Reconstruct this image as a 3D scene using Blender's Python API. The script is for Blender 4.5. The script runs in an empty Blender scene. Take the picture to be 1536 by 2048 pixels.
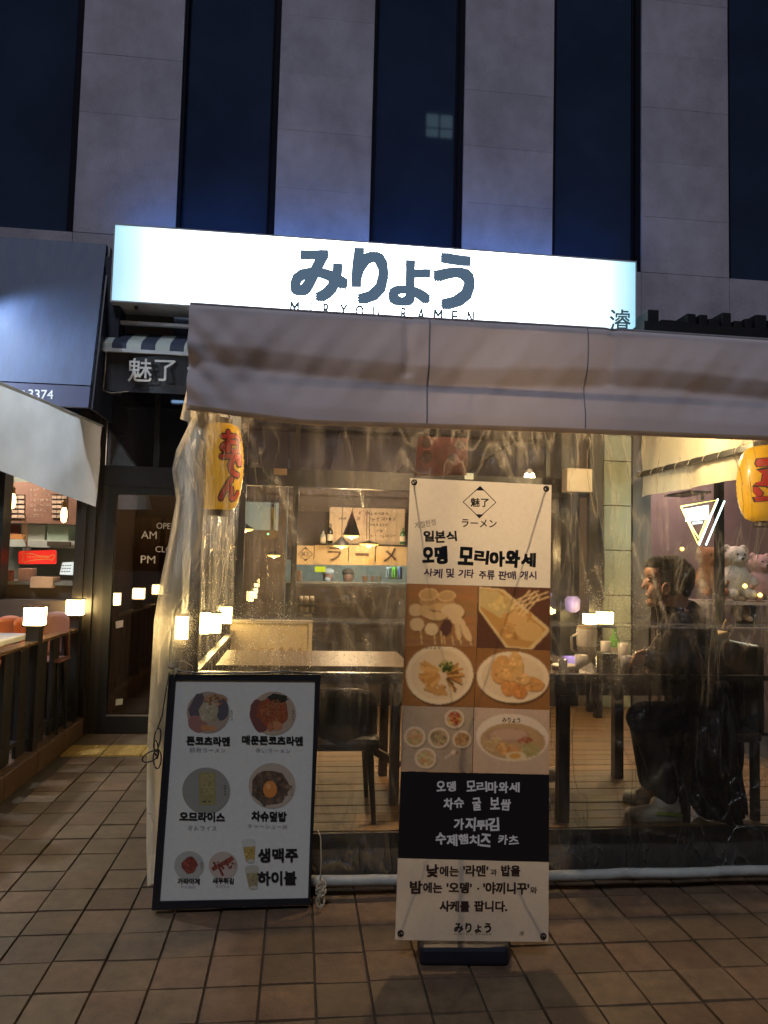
import bpy, bmesh, math, random
import numpy as np
from mathutils import Vector, Matrix, Euler
random.seed(7)
scene = bpy.context.scene
R = math.radians
# ------------------------------------------------------------------ camera
F_PX = 1480.0
yaw, pit, rol = R(6.40), R(3.74), R(1.39)
CAM = Vector((0, 0, 1.55))
_f = Vector((math.sin(yaw)*math.cos(pit), math.cos(yaw)*math.cos(pit), math.sin(pit)))
_r0 = Vector((math.cos(yaw), -math.sin(yaw), 0))
_u0 = _r0.cross(_f)
_r = _r0*math.cos(rol)+_u0*math.sin(rol)
_u = -_r0*math.sin(rol)+_u0*math.cos(rol)
cd = bpy.data.cameras.new('camera')
cam = bpy.data.objects.new('camera', cd)
scene.collection.objects.link(cam)
mw = Matrix((( _r.x, _u.x, -_f.x, CAM.x), (_r.y, _u.y, -_f.y, CAM.y), (_r.z, _u.z, -_f.z, CAM.z), (0, 0, 0, 1)))
cam.matrix_world = mw
cd.sensor_width = 36
cd.lens = F_PX/2048*36
cd.clip_start = 0.05
cd.clip_end = 400
scene.camera = cam
# ------------------------------------------------------------------ world (night), street light glow as the one sun
world = bpy.data.worlds.new('World'); scene.world = world; world.use_nodes = True
wn = world.node_tree.nodes; wl = world.node_tree.links
bg = wn['Background']
sky = wn.new('ShaderNodeTexSky'); sky.sky_type = 'NISHITA'; sky.sun_disc = False
sky.sun_elevation = R(-4); sky.sun_rotation = R(160); sky.altitude = 50
wl.new(sky.outputs[0], bg.inputs[0]); bg.inputs[1].default_value = 0.15
sl = bpy.data.lights.new('night_glow', 'SUN'); sl.energy = 0.58; sl.angle = R(14); sl.color = (.84, 0.88, 1.0)
so = bpy.data.objects.new('night_glow', sl); scene.collection.objects.link(so)
so.rotation_euler = Vector((0.30, 1.0, -1.35)).to_track_quat('-Z', 'Y').to_euler()
scene.view_settings.view_transform = 'Standard'; scene.view_settings.look = 'None'
scene.view_settings.gamma = 1; scene.view_settings.use_curve_mapping = False
scene.view_settings.exposure = 0.6
scene.render.engine = 'CYCLES'
cy = scene.cycles
cy.use_denoising = True
try: cy.denoiser = 'OPENIMAGEDENOISE'
except Exception: pass
cy.max_bounces = 7; cy.transparent_max_bounces = 16; cy.diffuse_bounces = 3; cy.glossy_bounces = 3; cy.transmission_bounces = 4
cy.caustics_reflective = False; cy.caustics_refractive = False
cy.sample_clamp_indirect = 4.0
cy.use_light_tree = True

def P(px, py, **k):
    """the point of the photograph's line of sight px,py (2048 high) that lies on the plane X=, Y= or z="""
    d = _f + _r*((px-768)/F_PX) - _u*((py-1024)/F_PX)
    a, v = list(k.items())[0]; i = 'XYz'.index(a)
    return CAM + d*((v-CAM[i])/d[i])

def S(r, g, b):
    f = lambda c: (c/255/12.92) if c/255 <= .04045 else ((c/255+.055)/1.055)**2.4
    return (f(r), f(g), f(b))

# ------------------------------------------------------------------ materials
MATS = {}
def mat(name, col, rough=.6, metal=0., var=.18, scale=6., bump=0., bscale=40., emit=None, estr=0., spec=.5, stretch=(1, 1, 1), objvar=0., coat=0., trans=0., dirt=0.):
    if name in MATS: return MATS[name]
    m = bpy.data.materials.new(name); m.use_nodes = True
    nt = m.node_tree; N = nt.nodes; L = nt.links
    b = N['Principled BSDF']
    tc = N.new('ShaderNodeTexCoord'); mp = N.new('ShaderNodeMapping'); mp.inputs['Scale'].default_value = stretch
    L.new(tc.outputs['Object'], mp.inputs[0])
    nz = N.new('ShaderNodeTexNoise'); nz.inputs['Scale'].default_value = scale; nz.inputs['Detail'].default_value = 6; nz.inputs['Roughness'].default_value = .62
    L.new(mp.outputs[0], nz.inputs[0])
    mr = N.new('ShaderNodeMapRange'); mr.inputs[1].default_value = .28; mr.inputs[2].default_value = .72
    mr.inputs[3].default_value = 1-var; mr.inputs[4].default_value = 1+var
    L.new(nz.outputs[0], mr.inputs[0])
    mul = N.new('ShaderNodeVectorMath'); mul.operation = 'SCALE'; mul.inputs[0].default_value = col[:3]
    L.new(mr.outputs[0], mul.inputs['Scale'])
    out = mul.outputs[0]
    if objvar:
        oi = N.new('ShaderNodeObjectInfo'); m2 = N.new('ShaderNodeMapRange'); m2.inputs[3].default_value = 1-objvar; m2.inputs[4].default_value = 1+objvar
        L.new(oi.outputs['Random'], m2.inputs[0])
        mu2 = N.new('ShaderNodeVectorMath'); mu2.operation = 'SCALE'; L.new(out, mu2.inputs[0]); L.new(m2.outputs[0], mu2.inputs['Scale']); out = mu2.outputs[0]
    if dirt:   # larger worn and stained patches that run on across neighbouring pieces
        dn = N.new('ShaderNodeTexNoise'); dn.inputs['Scale'].default_value = 1.7; dn.inputs['Detail'].default_value = 8; dn.inputs['Roughness'].default_value = .7
        L.new(tc.outputs['Object'], dn.inputs[0]); d2_ = N.new('ShaderNodeMapRange'); d2_.inputs[1].default_value = .35; d2_.inputs[2].default_value = .65; d2_.inputs[3].default_value = 1-dirt; d2_.inputs[4].default_value = 1+dirt*.6
        L.new(dn.outputs[0], d2_.inputs[0]); mu3 = N.new('ShaderNodeVectorMath'); mu3.operation = 'SCALE'; L.new(out, mu3.inputs[0]); L.new(d2_.outputs[0], mu3.inputs['Scale']); out = mu3.outputs[0]
    L.new(out, b.inputs['Base Color'])
    r2 = N.new('ShaderNodeMapRange'); r2.inputs[3].default_value = max(.02, rough*.8); r2.inputs[4].default_value = min(1, rough*1.2)
    L.new(nz.outputs[0], r2.inputs[0]); L.new(r2.outputs[0], b.inputs['Roughness'])
    b.inputs['Metallic'].default_value = metal
    b.inputs['Specular IOR Level'].default_value = spec
    b.inputs['Coat Weight'].default_value = coat; b.inputs['Coat Roughness'].default_value = .12
    if bump:
        bn = N.new('ShaderNodeTexNoise'); bn.inputs['Scale'].default_value = bscale; bn.inputs['Detail'].default_value = 5
        L.new(mp.outputs[0], bn.inputs[0])
        bp = N.new('ShaderNodeBump'); bp.inputs['Strength'].default_value = bump; bp.inputs['Distance'].default_value = .01
        L.new(bn.outputs[0], bp.inputs['Height']); L.new(bp.outputs[0], b.inputs['Normal'])
    if emit:
        b.inputs['Emission Color'].default_value = (*emit[:3], 1); b.inputs['Emission Strength'].default_value = estr
    if trans:
        tr = N.new('ShaderNodeBsdfTranslucent'); L.new(out, tr.inputs[0])
        mx = N.new('ShaderNodeMixShader'); mx.inputs[0].default_value = trans
        L.new(b.outputs[0], mx.inputs[1]); L.new(tr.outputs[0], mx.inputs[2]); L.new(mx.outputs[0], N['Material Output'].inputs[0])
    MATS[name] = m
    return m

def print_mat(name, trans=0., rough=.45, coat=0., gain=1.):
    """flat print: the inks are face colours of the printed sheet"""
    m = bpy.data.materials.new(name); m.use_nodes = True
    nt = m.node_tree; N = nt.nodes; L = nt.links; b = N['Principled BSDF']
    at = N.new('ShaderNodeAttribute'); at.attribute_name = 'Col'
    tc = N.new('ShaderNodeTexCoord'); nz = N.new('ShaderNodeTexNoise'); nz.inputs['Scale'].default_value = 55; nz.inputs['Detail'].default_value = 5
    L.new(tc.outputs['Object'], nz.inputs[0])
    mr = N.new('ShaderNodeMapRange'); mr.inputs[1].default_value = .3; mr.inputs[2].default_value = .7; mr.inputs[3].default_value = .96*gain; mr.inputs[4].default_value = 1.03*gain
    L.new(nz.outputs[0], mr.inputs[0])
    mul = N.new('ShaderNodeVectorMath'); mul.operation = 'SCALE'; L.new(at.outputs[0], mul.inputs[0]); L.new(mr.outputs[0], mul.inputs['Scale'])
    L.new(mul.outputs[0], b.inputs['Base Color']); b.inputs['Roughness'].default_value = rough
    b.inputs['Coat Weight'].default_value = coat; b.inputs['Coat Roughness'].default_value = .15
    wv = N.new('ShaderNodeTexNoise'); wv.inputs['Scale'].default_value = 4; L.new(tc.outputs['Object'], wv.inputs[0])
    bp = N.new('ShaderNodeBump'); bp.inputs['Strength'].default_value = .5; bp.inputs['Distance'].default_value = .02; L.new(wv.outputs[0], bp.inputs['Height'])
    L.new(bp.outputs[0], b.inputs['Coat Normal'])
    if trans:
        tr = N.new('ShaderNodeBsdfTranslucent'); L.new(mul.outputs[0], tr.inputs[0])
        mx = N.new('ShaderNodeMixShader'); mx.inputs[0].default_value = trans
        L.new(b.outputs[0], mx.inputs[1]); L.new(tr.outputs[0], mx.inputs[2]); L.new(mx.outputs[0], N['Material Output'].inputs[0])
    return m

def emis(name, col, s, base=(.5, .5, .5)):
    return mat(name, base, .5, emit=col, estr=s, var=.05)

def glass_mat(name, tint=(.92, .93, .93), rough=.02, refl=1.0, haze=0.):
    m = bpy.data.materials.new(name); m.use_nodes = True
    nt = m.node_tree; N = nt.nodes; L = nt.links
    N.remove(N['Principled BSDF'])
    t = N.new('ShaderNodeBsdfTransparent'); t.inputs[0].default_value = (*tint, 1)
    g = N.new('ShaderNodeBsdfGlossy'); g.inputs['Roughness'].default_value = rough; g.inputs[0].default_value = (1, 1, 1, 1)
    fr = N.new('ShaderNodeFresnel'); fr.inputs[0].default_value = 1.5
    mu = N.new('ShaderNodeMath'); mu.operation = 'MULTIPLY'; mu.inputs[1].default_value = refl; mu.use_clamp = True; L.new(fr.outputs[0], mu.inputs[0])
    mx = N.new('ShaderNodeMixShader'); L.new(mu.outputs[0], mx.inputs[0]); L.new(t.outputs[0], mx.inputs[1]); L.new(g.outputs[0], mx.inputs[2])
    last = mx.outputs[0]
    if haze:
        d = N.new('ShaderNodeBsdfDiffuse'); d.inputs[0].default_value = (.8, .8, .8, 1)
        m3 = N.new('ShaderNodeMixShader')
        tc = N.new('ShaderNodeTexCoord'); nz = N.new('ShaderNodeTexNoise'); nz.inputs['Scale'].default_value = 5; L.new(tc.outputs['Object'], nz.inputs[0])
        ml = N.new('ShaderNodeMath'); ml.operation = 'MULTIPLY'; ml.inputs[1].default_value = haze; L.new(nz.outputs[0], ml.inputs[0])
        L.new(ml.outputs[0], m3.inputs[0]); L.new(last, m3.inputs[1]); L.new(d.outputs[0], m3.inputs[2]); last = m3.outputs[0]
    L.new(last, N['Material Output'].inputs[0])
    return m

def vinyl_mat(name, bumps=.75, veil=1.):
    """clear creased PVC sheet: see-through, glossy with vertical creases, milky parts and painted highlights from the 'milk' attribute and condensation drops and painted lamp haze from 'wet'"""
    m = bpy.data.materials.new(name); m.use_nodes = True
    nt = m.node_tree; N = nt.nodes; L = nt.links
    N.remove(N['Principled BSDF'])
    def math_(op, a, b=None, clamp=False):
        n = N.new('ShaderNodeMath'); n.operation = op; n.use_clamp = clamp
        for i, v in ((0, a), (1, b)):
            if v is None: continue
            if isinstance(v, (int, float)): n.inputs[i].default_value = v
            else: L.new(v, n.inputs[i])
        return n.outputs[0]
    def noise(scale, stretch, detail=4, rough=.6, dist=0.):
        mp = N.new('ShaderNodeMapping'); mp.inputs['Scale'].default_value = stretch; L.new(tc.outputs['Object'], mp.inputs[0])
        n = N.new('ShaderNodeTexNoise'); n.inputs['Scale'].default_value = scale; n.inputs['Detail'].default_value = detail
        n.inputs['Roughness'].default_value = rough; n.inputs['Distortion'].default_value = dist
        L.new(mp.outputs[0], n.inputs[0]); return n.outputs[0]
    tc = N.new('ShaderNodeTexCoord')
    milk = N.new('ShaderNodeAttribute'); milk.attribute_name = 'milk'
    wet = N.new('ShaderNodeAttribute'); wet.attribute_name = 'wet'
    streak = noise(14, (1, 1, .12), 5, .6, .6)
    fine = noise(70, (1, 1, .05), 3, .6)
    crump = noise(5, (1, 1, .8), 6, .7, 1.2)
    vo = N.new('ShaderNodeTexVoronoi'); vo.inputs['Scale'].default_value = 105; L.new(tc.outputs['Object'], vo.inputs[0])
    drop = math_('LESS_THAN', vo.outputs['Distance'], .26)
    wn2 = noise(9, (1, 1, 1), 4, .7)
    wet_glow_m = math_('MULTIPLY', wet.outputs['Fac'], math_('MULTIPLY', math_('SUBTRACT', wn2, .32, True), 4.0, True), True)
    dmask = math_('MULTIPLY', drop, wet_glow_m, True)
    h = math_('ADD', math_('ADD', math_('MULTIPLY', streak, 1.0), math_('MULTIPLY', fine, .16)), math_('MULTIPLY', crump, 1.5))
    rdg = math_('POWER', math_('SUBTRACT', 1.0, math_('ABSOLUTE', math_('SUBTRACT', math_('MULTIPLY', noise(2.6, (1.6, 1, .45), 3, .5, 1.6), 2.0), 1.0))), 26.0)
    h = math_('ADD', h, math_('MULTIPLY', rdg, .5))
    h = math_('ADD', h, math_('MULTIPLY', dmask, .25))
    bp = N.new('ShaderNodeBump'); bp.inputs['Strength'].default_value = bumps; bp.inputs['Distance'].default_value = .03; L.new(h, bp.inputs['Height'])
    t = N.new('ShaderNodeBsdfTransparent'); t.inputs[0].default_value = (.95, .94, .90, 1)
    g = N.new('ShaderNodeBsdfGlossy'); g.inputs['Roughness'].default_value = .16; g.inputs[0].default_value = (1, 1, 1, 1); L.new(bp.outputs[0], g.inputs['Normal'])
    fr = N.new('ShaderNodeFresnel'); fr.inputs[0].default_value = 1.5; L.new(bp.outputs[0], fr.inputs['Normal'])
    gf = math_('MULTIPLY', fr.outputs[0], 1.3, True)
    mx = N.new('ShaderNodeMixShader'); L.new(gf, mx.inputs[0]); L.new(t.outputs[0], mx.inputs[1]); L.new(g.outputs[0], mx.inputs[2])
    di = N.new('ShaderNodeBsdfDiffuse'); di.inputs[0].default_value = (.80, .77, .70, 1); L.new(bp.outputs[0], di.inputs['Normal'])
    tl = N.new('ShaderNodeBsdfTranslucent'); tl.inputs[0].default_value = (.85, .80, .70, 1); L.new(bp.outputs[0], tl.inputs['Normal'])
    hz = N.new('ShaderNodeMixShader'); hz.inputs[0].default_value = .74; L.new(di.outputs[0], hz.inputs[1]); L.new(tl.outputs[0], hz.inputs[2])
    sm = math_('MULTIPLY', math_('SUBTRACT', streak, .48, True), .24*veil)
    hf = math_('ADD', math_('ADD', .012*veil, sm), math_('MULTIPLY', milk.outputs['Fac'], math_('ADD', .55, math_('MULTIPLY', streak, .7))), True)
    hf = math_('MAXIMUM', hf, math_('MULTIPLY', dmask, .95))
    hf = math_('ADD', hf, math_('MULTIPLY', wet_glow_m, .15), True)  # extra haze painted in for the lamps' golden glow
    hf = math_('ADD', hf, math_('MULTIPLY', math_('MULTIPLY', rdg, crump), .24*veil), True)  # whitens the ridge lines with haze, painted highlights on the folds
    m2 = N.new('ShaderNodeMixShader'); L.new(hf, m2.inputs[0]); L.new(mx.outputs[0], m2.inputs[1]); L.new(hz.outputs[0], m2.inputs[2])
    L.new(m2.outputs[0], N['Material Output'].inputs[0])
    return m

# ------------------------------------------------------------------ mesh helpers
COL = scene.collection
class MB:
    def __init__(s): s.v = []; s.f = []; s.c = []; s.cc = (.5, .5, .5)
    def add(s, vs, fs):
        o = len(s.v); s.v += [tuple(p) for p in vs]; s.f += [tuple(i+o for i in q) for q in fs]; s.c += [s.cc]*len(fs); return s
    def box(s, x0, y0, z0, x1, y1, z1):
        x0, x1 = sorted((x0, x1)); y0, y1 = sorted((y0, y1)); z0, z1 = sorted((z0, z1))
        return s.add([(x0, y0, z0), (x1, y0, z0), (x1, y1, z0), (x0, y1, z0), (x0, y0, z1), (x1, y0, z1), (x1, y1, z1), (x0, y1, z1)],
                     [(0, 3, 2, 1), (4, 5, 6, 7), (0, 1, 5, 4), (1, 2, 6, 5), (2, 3, 7, 6), (3, 0, 4, 7)])
    def beam(s, a, b, w, d=None, up=(0, 0, 1)):
        a = Vector(a); b = Vector(b); t = (b-a).normalized(); d = d or w
        up = Vector(up)
        if abs(t.dot(up)) > .95: up = Vector((0, 1, 0))
        x = t.cross(up).normalized()*w/2; y = x.cross(t).normalized()*d/2
        vs = [p+i*x+j*y for p in (a, b) for i, j in ((-1, -1), (1, -1), (1, 1), (-1, 1))]
        return s.add(vs, [(3, 2, 1, 0), (4, 5, 6, 7), (0, 1, 5, 4), (1, 2, 6, 5), (2, 3, 7, 6), (3, 0, 4, 7)])
    def tube(s, pts, r, n=8, r2=None, cap=True):
        pts = [Vector(p) for p in pts]; rings = []
        m = len(pts)
        for i, p in enumerate(pts):
            t = (pts[min(i+1, m-1)]-pts[max(i-1, 0)]).normalized()
            up = Vector((0, 0, 1)) if abs(t.z) < .9 else Vector((0, 1, 0))
            x = t.cross(up).normalized(); y = x.cross(t)
            rr = r if r2 is None else r+(r2-r)*i/(m-1)
            rings.append([p+(x*math.cos(2*math.pi*k/n)+y*math.sin(2*math.pi*k/n))*rr for k in range(n)])
        vs = [q for g in rings for q in g]
        fs = [(i*n+k, i*n+(k+1) % n, (i+1)*n+(k+1) % n, (i+1)*n+k) for i in range(m-1) for k in range(n)]
        if cap: fs += [tuple(range(n))[::-1], tuple((m-1)*n+k for k in range(n))]
        return s.add(vs, fs)
    def lathe(s, prof, c=(0, 0, 0), n=20, ax=None):
        """profile [(r,z)...] round the z axis through c"""
        c = Vector(c); vs = []; fs = []
        for r_, z in prof:
            vs += [c+Vector((max(r_, 1e-4)*math.cos(2*math.pi*k/n), max(r_, 1e-4)*math.sin(2*math.pi*k/n), z)) for k in range(n)]
        for i in range(len(prof)-1):
            fs += [(i*n+k, i*n+(k+1) % n, (i+1)*n+(k+1) % n, (i+1)*n+k) for k in range(n)]
        return s.add(vs, fs)
    def poly(s, pts):
        return s.add(pts, [tuple(range(len(pts)))])
    def prism(s, pts, d):
        n = len(pts); d = Vector(d)
        return s.add([Vector(p) for p in pts]+[Vector(p)+d for p in pts], [tuple(range(n)), tuple(range(n, 2*n))[::-1]]+[(i, i+n, (i+1) % n+n, (i+1) % n) for i in range(n)])
    def grid(s, fn, nu, nv):
        vs = [fn(i/nu, j/nv) for j in range(nv+1) for i in range(nu+1)]
        return s.add(vs, [(j*(nu+1)+i, j*(nu+1)+i+1, (j+1)*(nu+1)+i+1, (j+1)*(nu+1)+i) for j in range(nv) for i in range(nu)])
    def ico(s, c, r, sub=2):
        bm = bmesh.new(); bmesh.ops.create_icosphere(bm, subdivisions=sub, radius=1)
        bm.verts.ensure_lookup_table()
        r = Vector(r) if not isinstance(r, (int, float)) else Vector((r, r, r))
        c = Vector(c)
        s.add([c+Vector((v.co.x*r.x, v.co.y*r.y, v.co.z*r.z)) for v in bm.verts], [tuple(v.index for v in f.verts) for f in bm.faces]); bm.free(); return s
    def capsule(s, a, b, ra, rb, n=12):
        a = Vector(a); b = Vector(b); s.ico(a, ra, 2); s.ico(b, rb, 2)
        t = (b-a).normalized(); k0, k1 = a, b
        s.tube([k0, k1], ra, n, rb); return s
    def obj(s, name, m, parent=None, smooth=False, bevel=0., kind=None, label=None, cols=False):
        me = bpy.data.meshes.new(name); me.from_pydata(s.v, [], s.f); me.update()
        if cols:
            a = me.color_attributes.new('Col', 'FLOAT_COLOR', 'CORNER')
            data = []
            for p, c in zip(me.polygons, s.c): data += [c[0], c[1], c[2], 1.0]*p.loop_total
            a.data.foreach_set('color', data)
        if smooth:
            for p in me.polygons: p.use_smooth = True
        me.materials.append(m)
        o = bpy.data.objects.new(name, me); COL.objects.link(o)
        if parent is not None: attach(o, parent)
        if bevel:
            md = o.modifiers.new('bevel', 'BEVEL'); md.width = bevel; md.segments = 2; md.limit_method = 'ANGLE'; md.angle_limit = R(40)
        if kind: o['kind'] = kind
        if label: o['label'] = label
        return o

def wpos(o):
    p = Vector(o.location)
    while o.parent is not None: o = o.parent; p += Vector(o.location)
    return p
def attach(o, parent):
    """o's mesh is in world coordinates; parents carry no rotation"""
    o.parent = parent; o.location = -wpos(parent)
def thing(name, label, cat, loc=(0, 0, 0), group=None):
    o = bpy.data.objects.new(name, None); COL.objects.link(o); o.location = Vector(loc); o.empty_display_size = .1
    o['label'] = label; o['category'] = cat
    if group: o['group'] = group
    return o
def tag(o, label, cat, group=None):
    o['label'] = label; o['category'] = cat
    if group: o['group'] = group
    return o
def setting(name):
    o = bpy.data.objects.new(name, None); COL.objects.link(o); o['kind'] = 'structure'; return o
def dup(root, off, label=None):
    """a copy of a thing, its parts and their sub-parts, moved by off"""
    c = root.copy(); COL.objects.link(c); c.location = Vector(root.location)+Vector(off)
    if label: c['label'] = label
    for ch in list(root.children):
        d = ch.copy(); COL.objects.link(d); d.parent = c
        for g in list(ch.children):
            e = g.copy(); COL.objects.link(e); e.parent = d
    return c

_txt = {}
_ts = bpy.data.scenes.new('type_setting')
def text_mesh(body, bold=0., spacing=1.):
    key = (body, bold, spacing)
    if key in _txt: return _txt[key]
    c = bpy.data.curves.new('lettering', 'FONT'); c.body = body; c.offset = bold; c.resolution_u = 3; c.space_character = spacing
    o = bpy.data.objects.new('lettering_tmp', c); _ts.collection.objects.link(o)
    vl = _ts.view_layers[0]; vl.update(); dg = vl.depsgraph
    me = bpy.data.meshes.new_from_object(o.evaluated_get(dg))
    V = [v.co.copy() for v in me.vertices]; Fs = [tuple(p.vertices) for p in me.polygons]
    bpy.data.objects.remove(o); bpy.data.curves.remove(c); bpy.data.meshes.remove(me)
    x0 = min(v.x for v in V); x1 = max(v.x for v in V); y0 = min(v.y for v in V); y1 = max(v.y for v in V)
    V = [((v.x-(x0+x1)/2)/(x1-x0), (v.y-(y0+y1)/2)/(y1-y0)) for v in V]
    _txt[key] = (V, Fs, (x1-x0)/(y1-y0)); return _txt[key]

class Raster:
    """a printed photo: coloured shapes flattened into one sheet of small coloured cells"""
    def __init__(s, quad_, col, step=1.5):
        s.q = quad_; s.x0 = min(p[0] for p in quad_); s.y0 = min(p[1] for p in quad_)
        s.x1 = max(p[0] for p in quad_); s.y1 = max(p[1] for p in quad_)
        s.nx = int((s.x1-s.x0)/step)+1; s.ny = int((s.y1-s.y0)/step)+1
        s.X, s.Y = np.meshgrid(np.linspace(s.x0, s.x1, s.nx+1), np.linspace(s.y0, s.y1, s.ny+1))
        s.a = np.ones((s.ny+1, s.nx+1, 3))*np.array(col)
        rs_ = np.random.RandomState(3); s.a *= (1+.07*rs_.randn(s.ny+1, s.nx+1, 1))
        s.cc = col
    def fill(s, pts, col):
        col = col or s.cc
        xs = [p[0] for p in pts]; ys = [p[1] for p in pts]
        m_ = np.zeros(s.X.shape, bool)
        j0 = np.searchsorted(s.Y[:, 0], min(ys)); j1 = np.searchsorted(s.Y[:, 0], max(ys)); i0 = np.searchsorted(s.X[0], min(xs)); i1 = np.searchsorted(s.X[0], max(xs))
        X, Y = s.X[j0:j1, i0:i1], s.Y[j0:j1, i0:i1]
        if X.size == 0: return
        ins = np.zeros(X.shape, bool); n = len(pts)
        for k in range(n):
            (xa, ya), (xb, yb) = pts[k], pts[(k+1) % n]
            if ya == yb: continue
            c = ((ya > Y) != (yb > Y)) & (X < (xb-xa)*(Y-ya)/(yb-ya)+xa); ins ^= c
        s.a[j0:j1, i0:i1][ins] = np.array(col)
    def obj(s, bd, name, m, parent, lift):
        q = s.q; V = []; nx, ny = s.nx, s.ny
        k = np.array([[1, 2, 1], [2, 4, 2], [1, 2, 1]])/16.; p = np.pad(s.a, ((1, 1), (1, 1), (0, 0)), 'edge')
        a = sum(k[i, j]*p[i:i+ny+1, j:j+nx+1] for i in range(3) for j in range(3))
        for j in range(ny+1):
            for i in range(nx+1):
                u, v = i/nx, j/ny
                # rectangle cells mapped on the slightly skewed photo outline, so neighbouring photos butt
                x = (q[0][0]*(1-u)+q[1][0]*u)*(1-v)+(q[3][0]*(1-u)+q[2][0]*u)*v; y = (q[0][1]*(1-u)+q[1][1]*u)*(1-v)+(q[3][1]*(1-u)+q[2][1]*u)*v
                V.append(tuple(bd.pt(x, y, lift)))
        # sample colours at the mapped places
        me = bpy.data.meshes.new(name)
        me.from_pydata(V, [], [(j*(nx+1)+i, j*(nx+1)+i+1, (j+1)*(nx+1)+i+1, (j+1)*(nx+1)+i) for j in range(ny) for i in range(nx)])
        at = me.color_attributes.new('Col', 'FLOAT_COLOR', 'POINT')
        flat = np.ones(((nx+1)*(ny+1), 4)); flat[:, :3] = a.reshape(-1, 3); at.data.foreach_set('color', flat.ravel())
        me.materials.append(m); o = bpy.data.objects.new(name, me); COL.objects.link(o); attach(o, parent); return o

class Board:
    """a flat printed surface: picture positions are projected on to its plane, so the print lies on it at its real place and size"""
    def __init__(s, o, n): s.o = Vector(o); s.n = Vector(n).normalized()
    def pt(s, px, py, lift=0.):
        d = _f + _r*((px-768)/F_PX) - _u*((py-1024)/F_PX)
        return CAM + d*((s.o-CAM).dot(s.n)/d.dot(s.n)) + s.n*lift
    def quad(s, mb, pts, lift, col=None):
        if isinstance(mb, Raster): mb.fill(pts, col); return
        if col: mb.cc = col
        mb.poly([s.pt(x, y, lift) for x, y in pts])
    def ell(s, mb, cx, cy, rx, ry, rot, lift, col, n=28, wob=0.):
        mb.cc = col; a = R(rot); pts = []
        for k in range(n):
            t = 2*math.pi*k/n; q = 1+wob*(random.random()-.5)
            x = rx*q*math.cos(t); y = ry*q*math.sin(t)
            pts.append((cx+x*math.cos(a)-y*math.sin(a), cy+x*math.sin(a)+y*math.cos(a)))
        if isinstance(mb, Raster): mb.fill(pts, col); return
        mb.poly([s.pt(x, y, lift) for x, y in pts])
    def strip(s, mb, x0, y0, x1, y1, w, lift, col):
        dx, dy = x1-x0, y1-y0; l = math.hypot(dx, dy) or 1; nx, ny = -dy/l*w/2, dx/l*w/2
        s.quad(mb, [(x0+nx, y0+ny), (x1+nx, y1+ny), (x1-nx, y1-ny), (x0-nx, y0-ny)], lift, col)
    def pieces(s, mb, cx, cy, rx, ry, n, size, lift, cols, strands=False):
        for i in range(n):
            t = random.random()*2*math.pi; q = math.sqrt(random.random())
            x, y = cx+rx*q*math.cos(t), cy+ry*q*math.sin(t)
            c = random.choice(cols); j = .8+.4*random.random(); c = tuple(k*j for k in c)
            if strands:
                a = random.random()*math.pi; s.strip(mb, x-size*math.cos(a), y-size*math.sin(a), x+size*math.cos(a), y+size*math.sin(a), size*.35, lift+i*4e-6, c)
            else:
                s.ell(mb, x, y, size*(.6+.7*random.random()), size*(.4+.5*random.random()), random.random()*180, lift+i*4e-6, c, 9, .3)
    def text(s, body, cx, cy, w, h, col, lift=.002, bold=.02, rot=0., mb=None, spacing=1.):
        V, Fs, asp = text_mesh(body, min(bold, 0.), spacing)
        own = mb is None
        mb = mb or MB(); mb.cc = col
        c = s.pt(cx, cy, lift); a = R(rot)
        e = Vector((math.cos(a), math.sin(a)))
        U = s.pt(cx+e.x*20, cy+e.y*20, lift)-s.pt(cx-e.x*20, cy-e.y*20, lift); U /= 40
        W = s.pt(cx+e.y*20, cy-e.x*20, lift)-s.pt(cx-e.y*20, cy+e.x*20, lift); W /= 40
        if bold > 0:
            b = bold*h*.8   # bold face: the strokes are thickened by shifted copies, each a hair above the last
            w -= b*1.6; h -= b*1.6
            for k in range(8):
                a = k*math.pi/4
                q = max(abs(math.cos(a)), abs(math.sin(a)))
                mb.add([c+U*(x*w+b*math.cos(a)/q)+W*(y*h+b*math.sin(a)/q)+s.n*(k*3e-5) for x, y in V], Fs)
        else:
            mb.add([c+U*(x*w)+W*(y*h) for x, y in V], Fs)
        return mb

def noise1(x): return math.sin(x*1.7+.3)+.5*math.sin(x*3.9+1.1)+.25*math.sin(x*9.1+2.)

def blob(name, m, parent, prims, voxel=.008, smooth=2, label=None):
    """one continuous body: ellipsoids and tapered limbs fused by a voxel remesh"""
    mb = MB()
    for p in prims:
        if p[0] == 's': mb.ico(p[1], p[2], 3)
        elif p[0] == 'c': mb.capsule(p[1], p[2], p[3], p[4], 14)
        elif p[0] == 'b': mb.beam(p[1], p[2], p[3], p[4])
    o = mb.obj(name, m, parent, smooth=True)
    r = o.modifiers.new('fuse', 'REMESH'); r.mode = 'VOXEL'; r.voxel_size = voxel; r.use_smooth_shade = True
    if smooth:
        q = o.modifiers.new('soft', 'SMOOTH'); q.factor = .5; q.iterations = smooth
    if label: o['label'] = label
    return o
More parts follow.
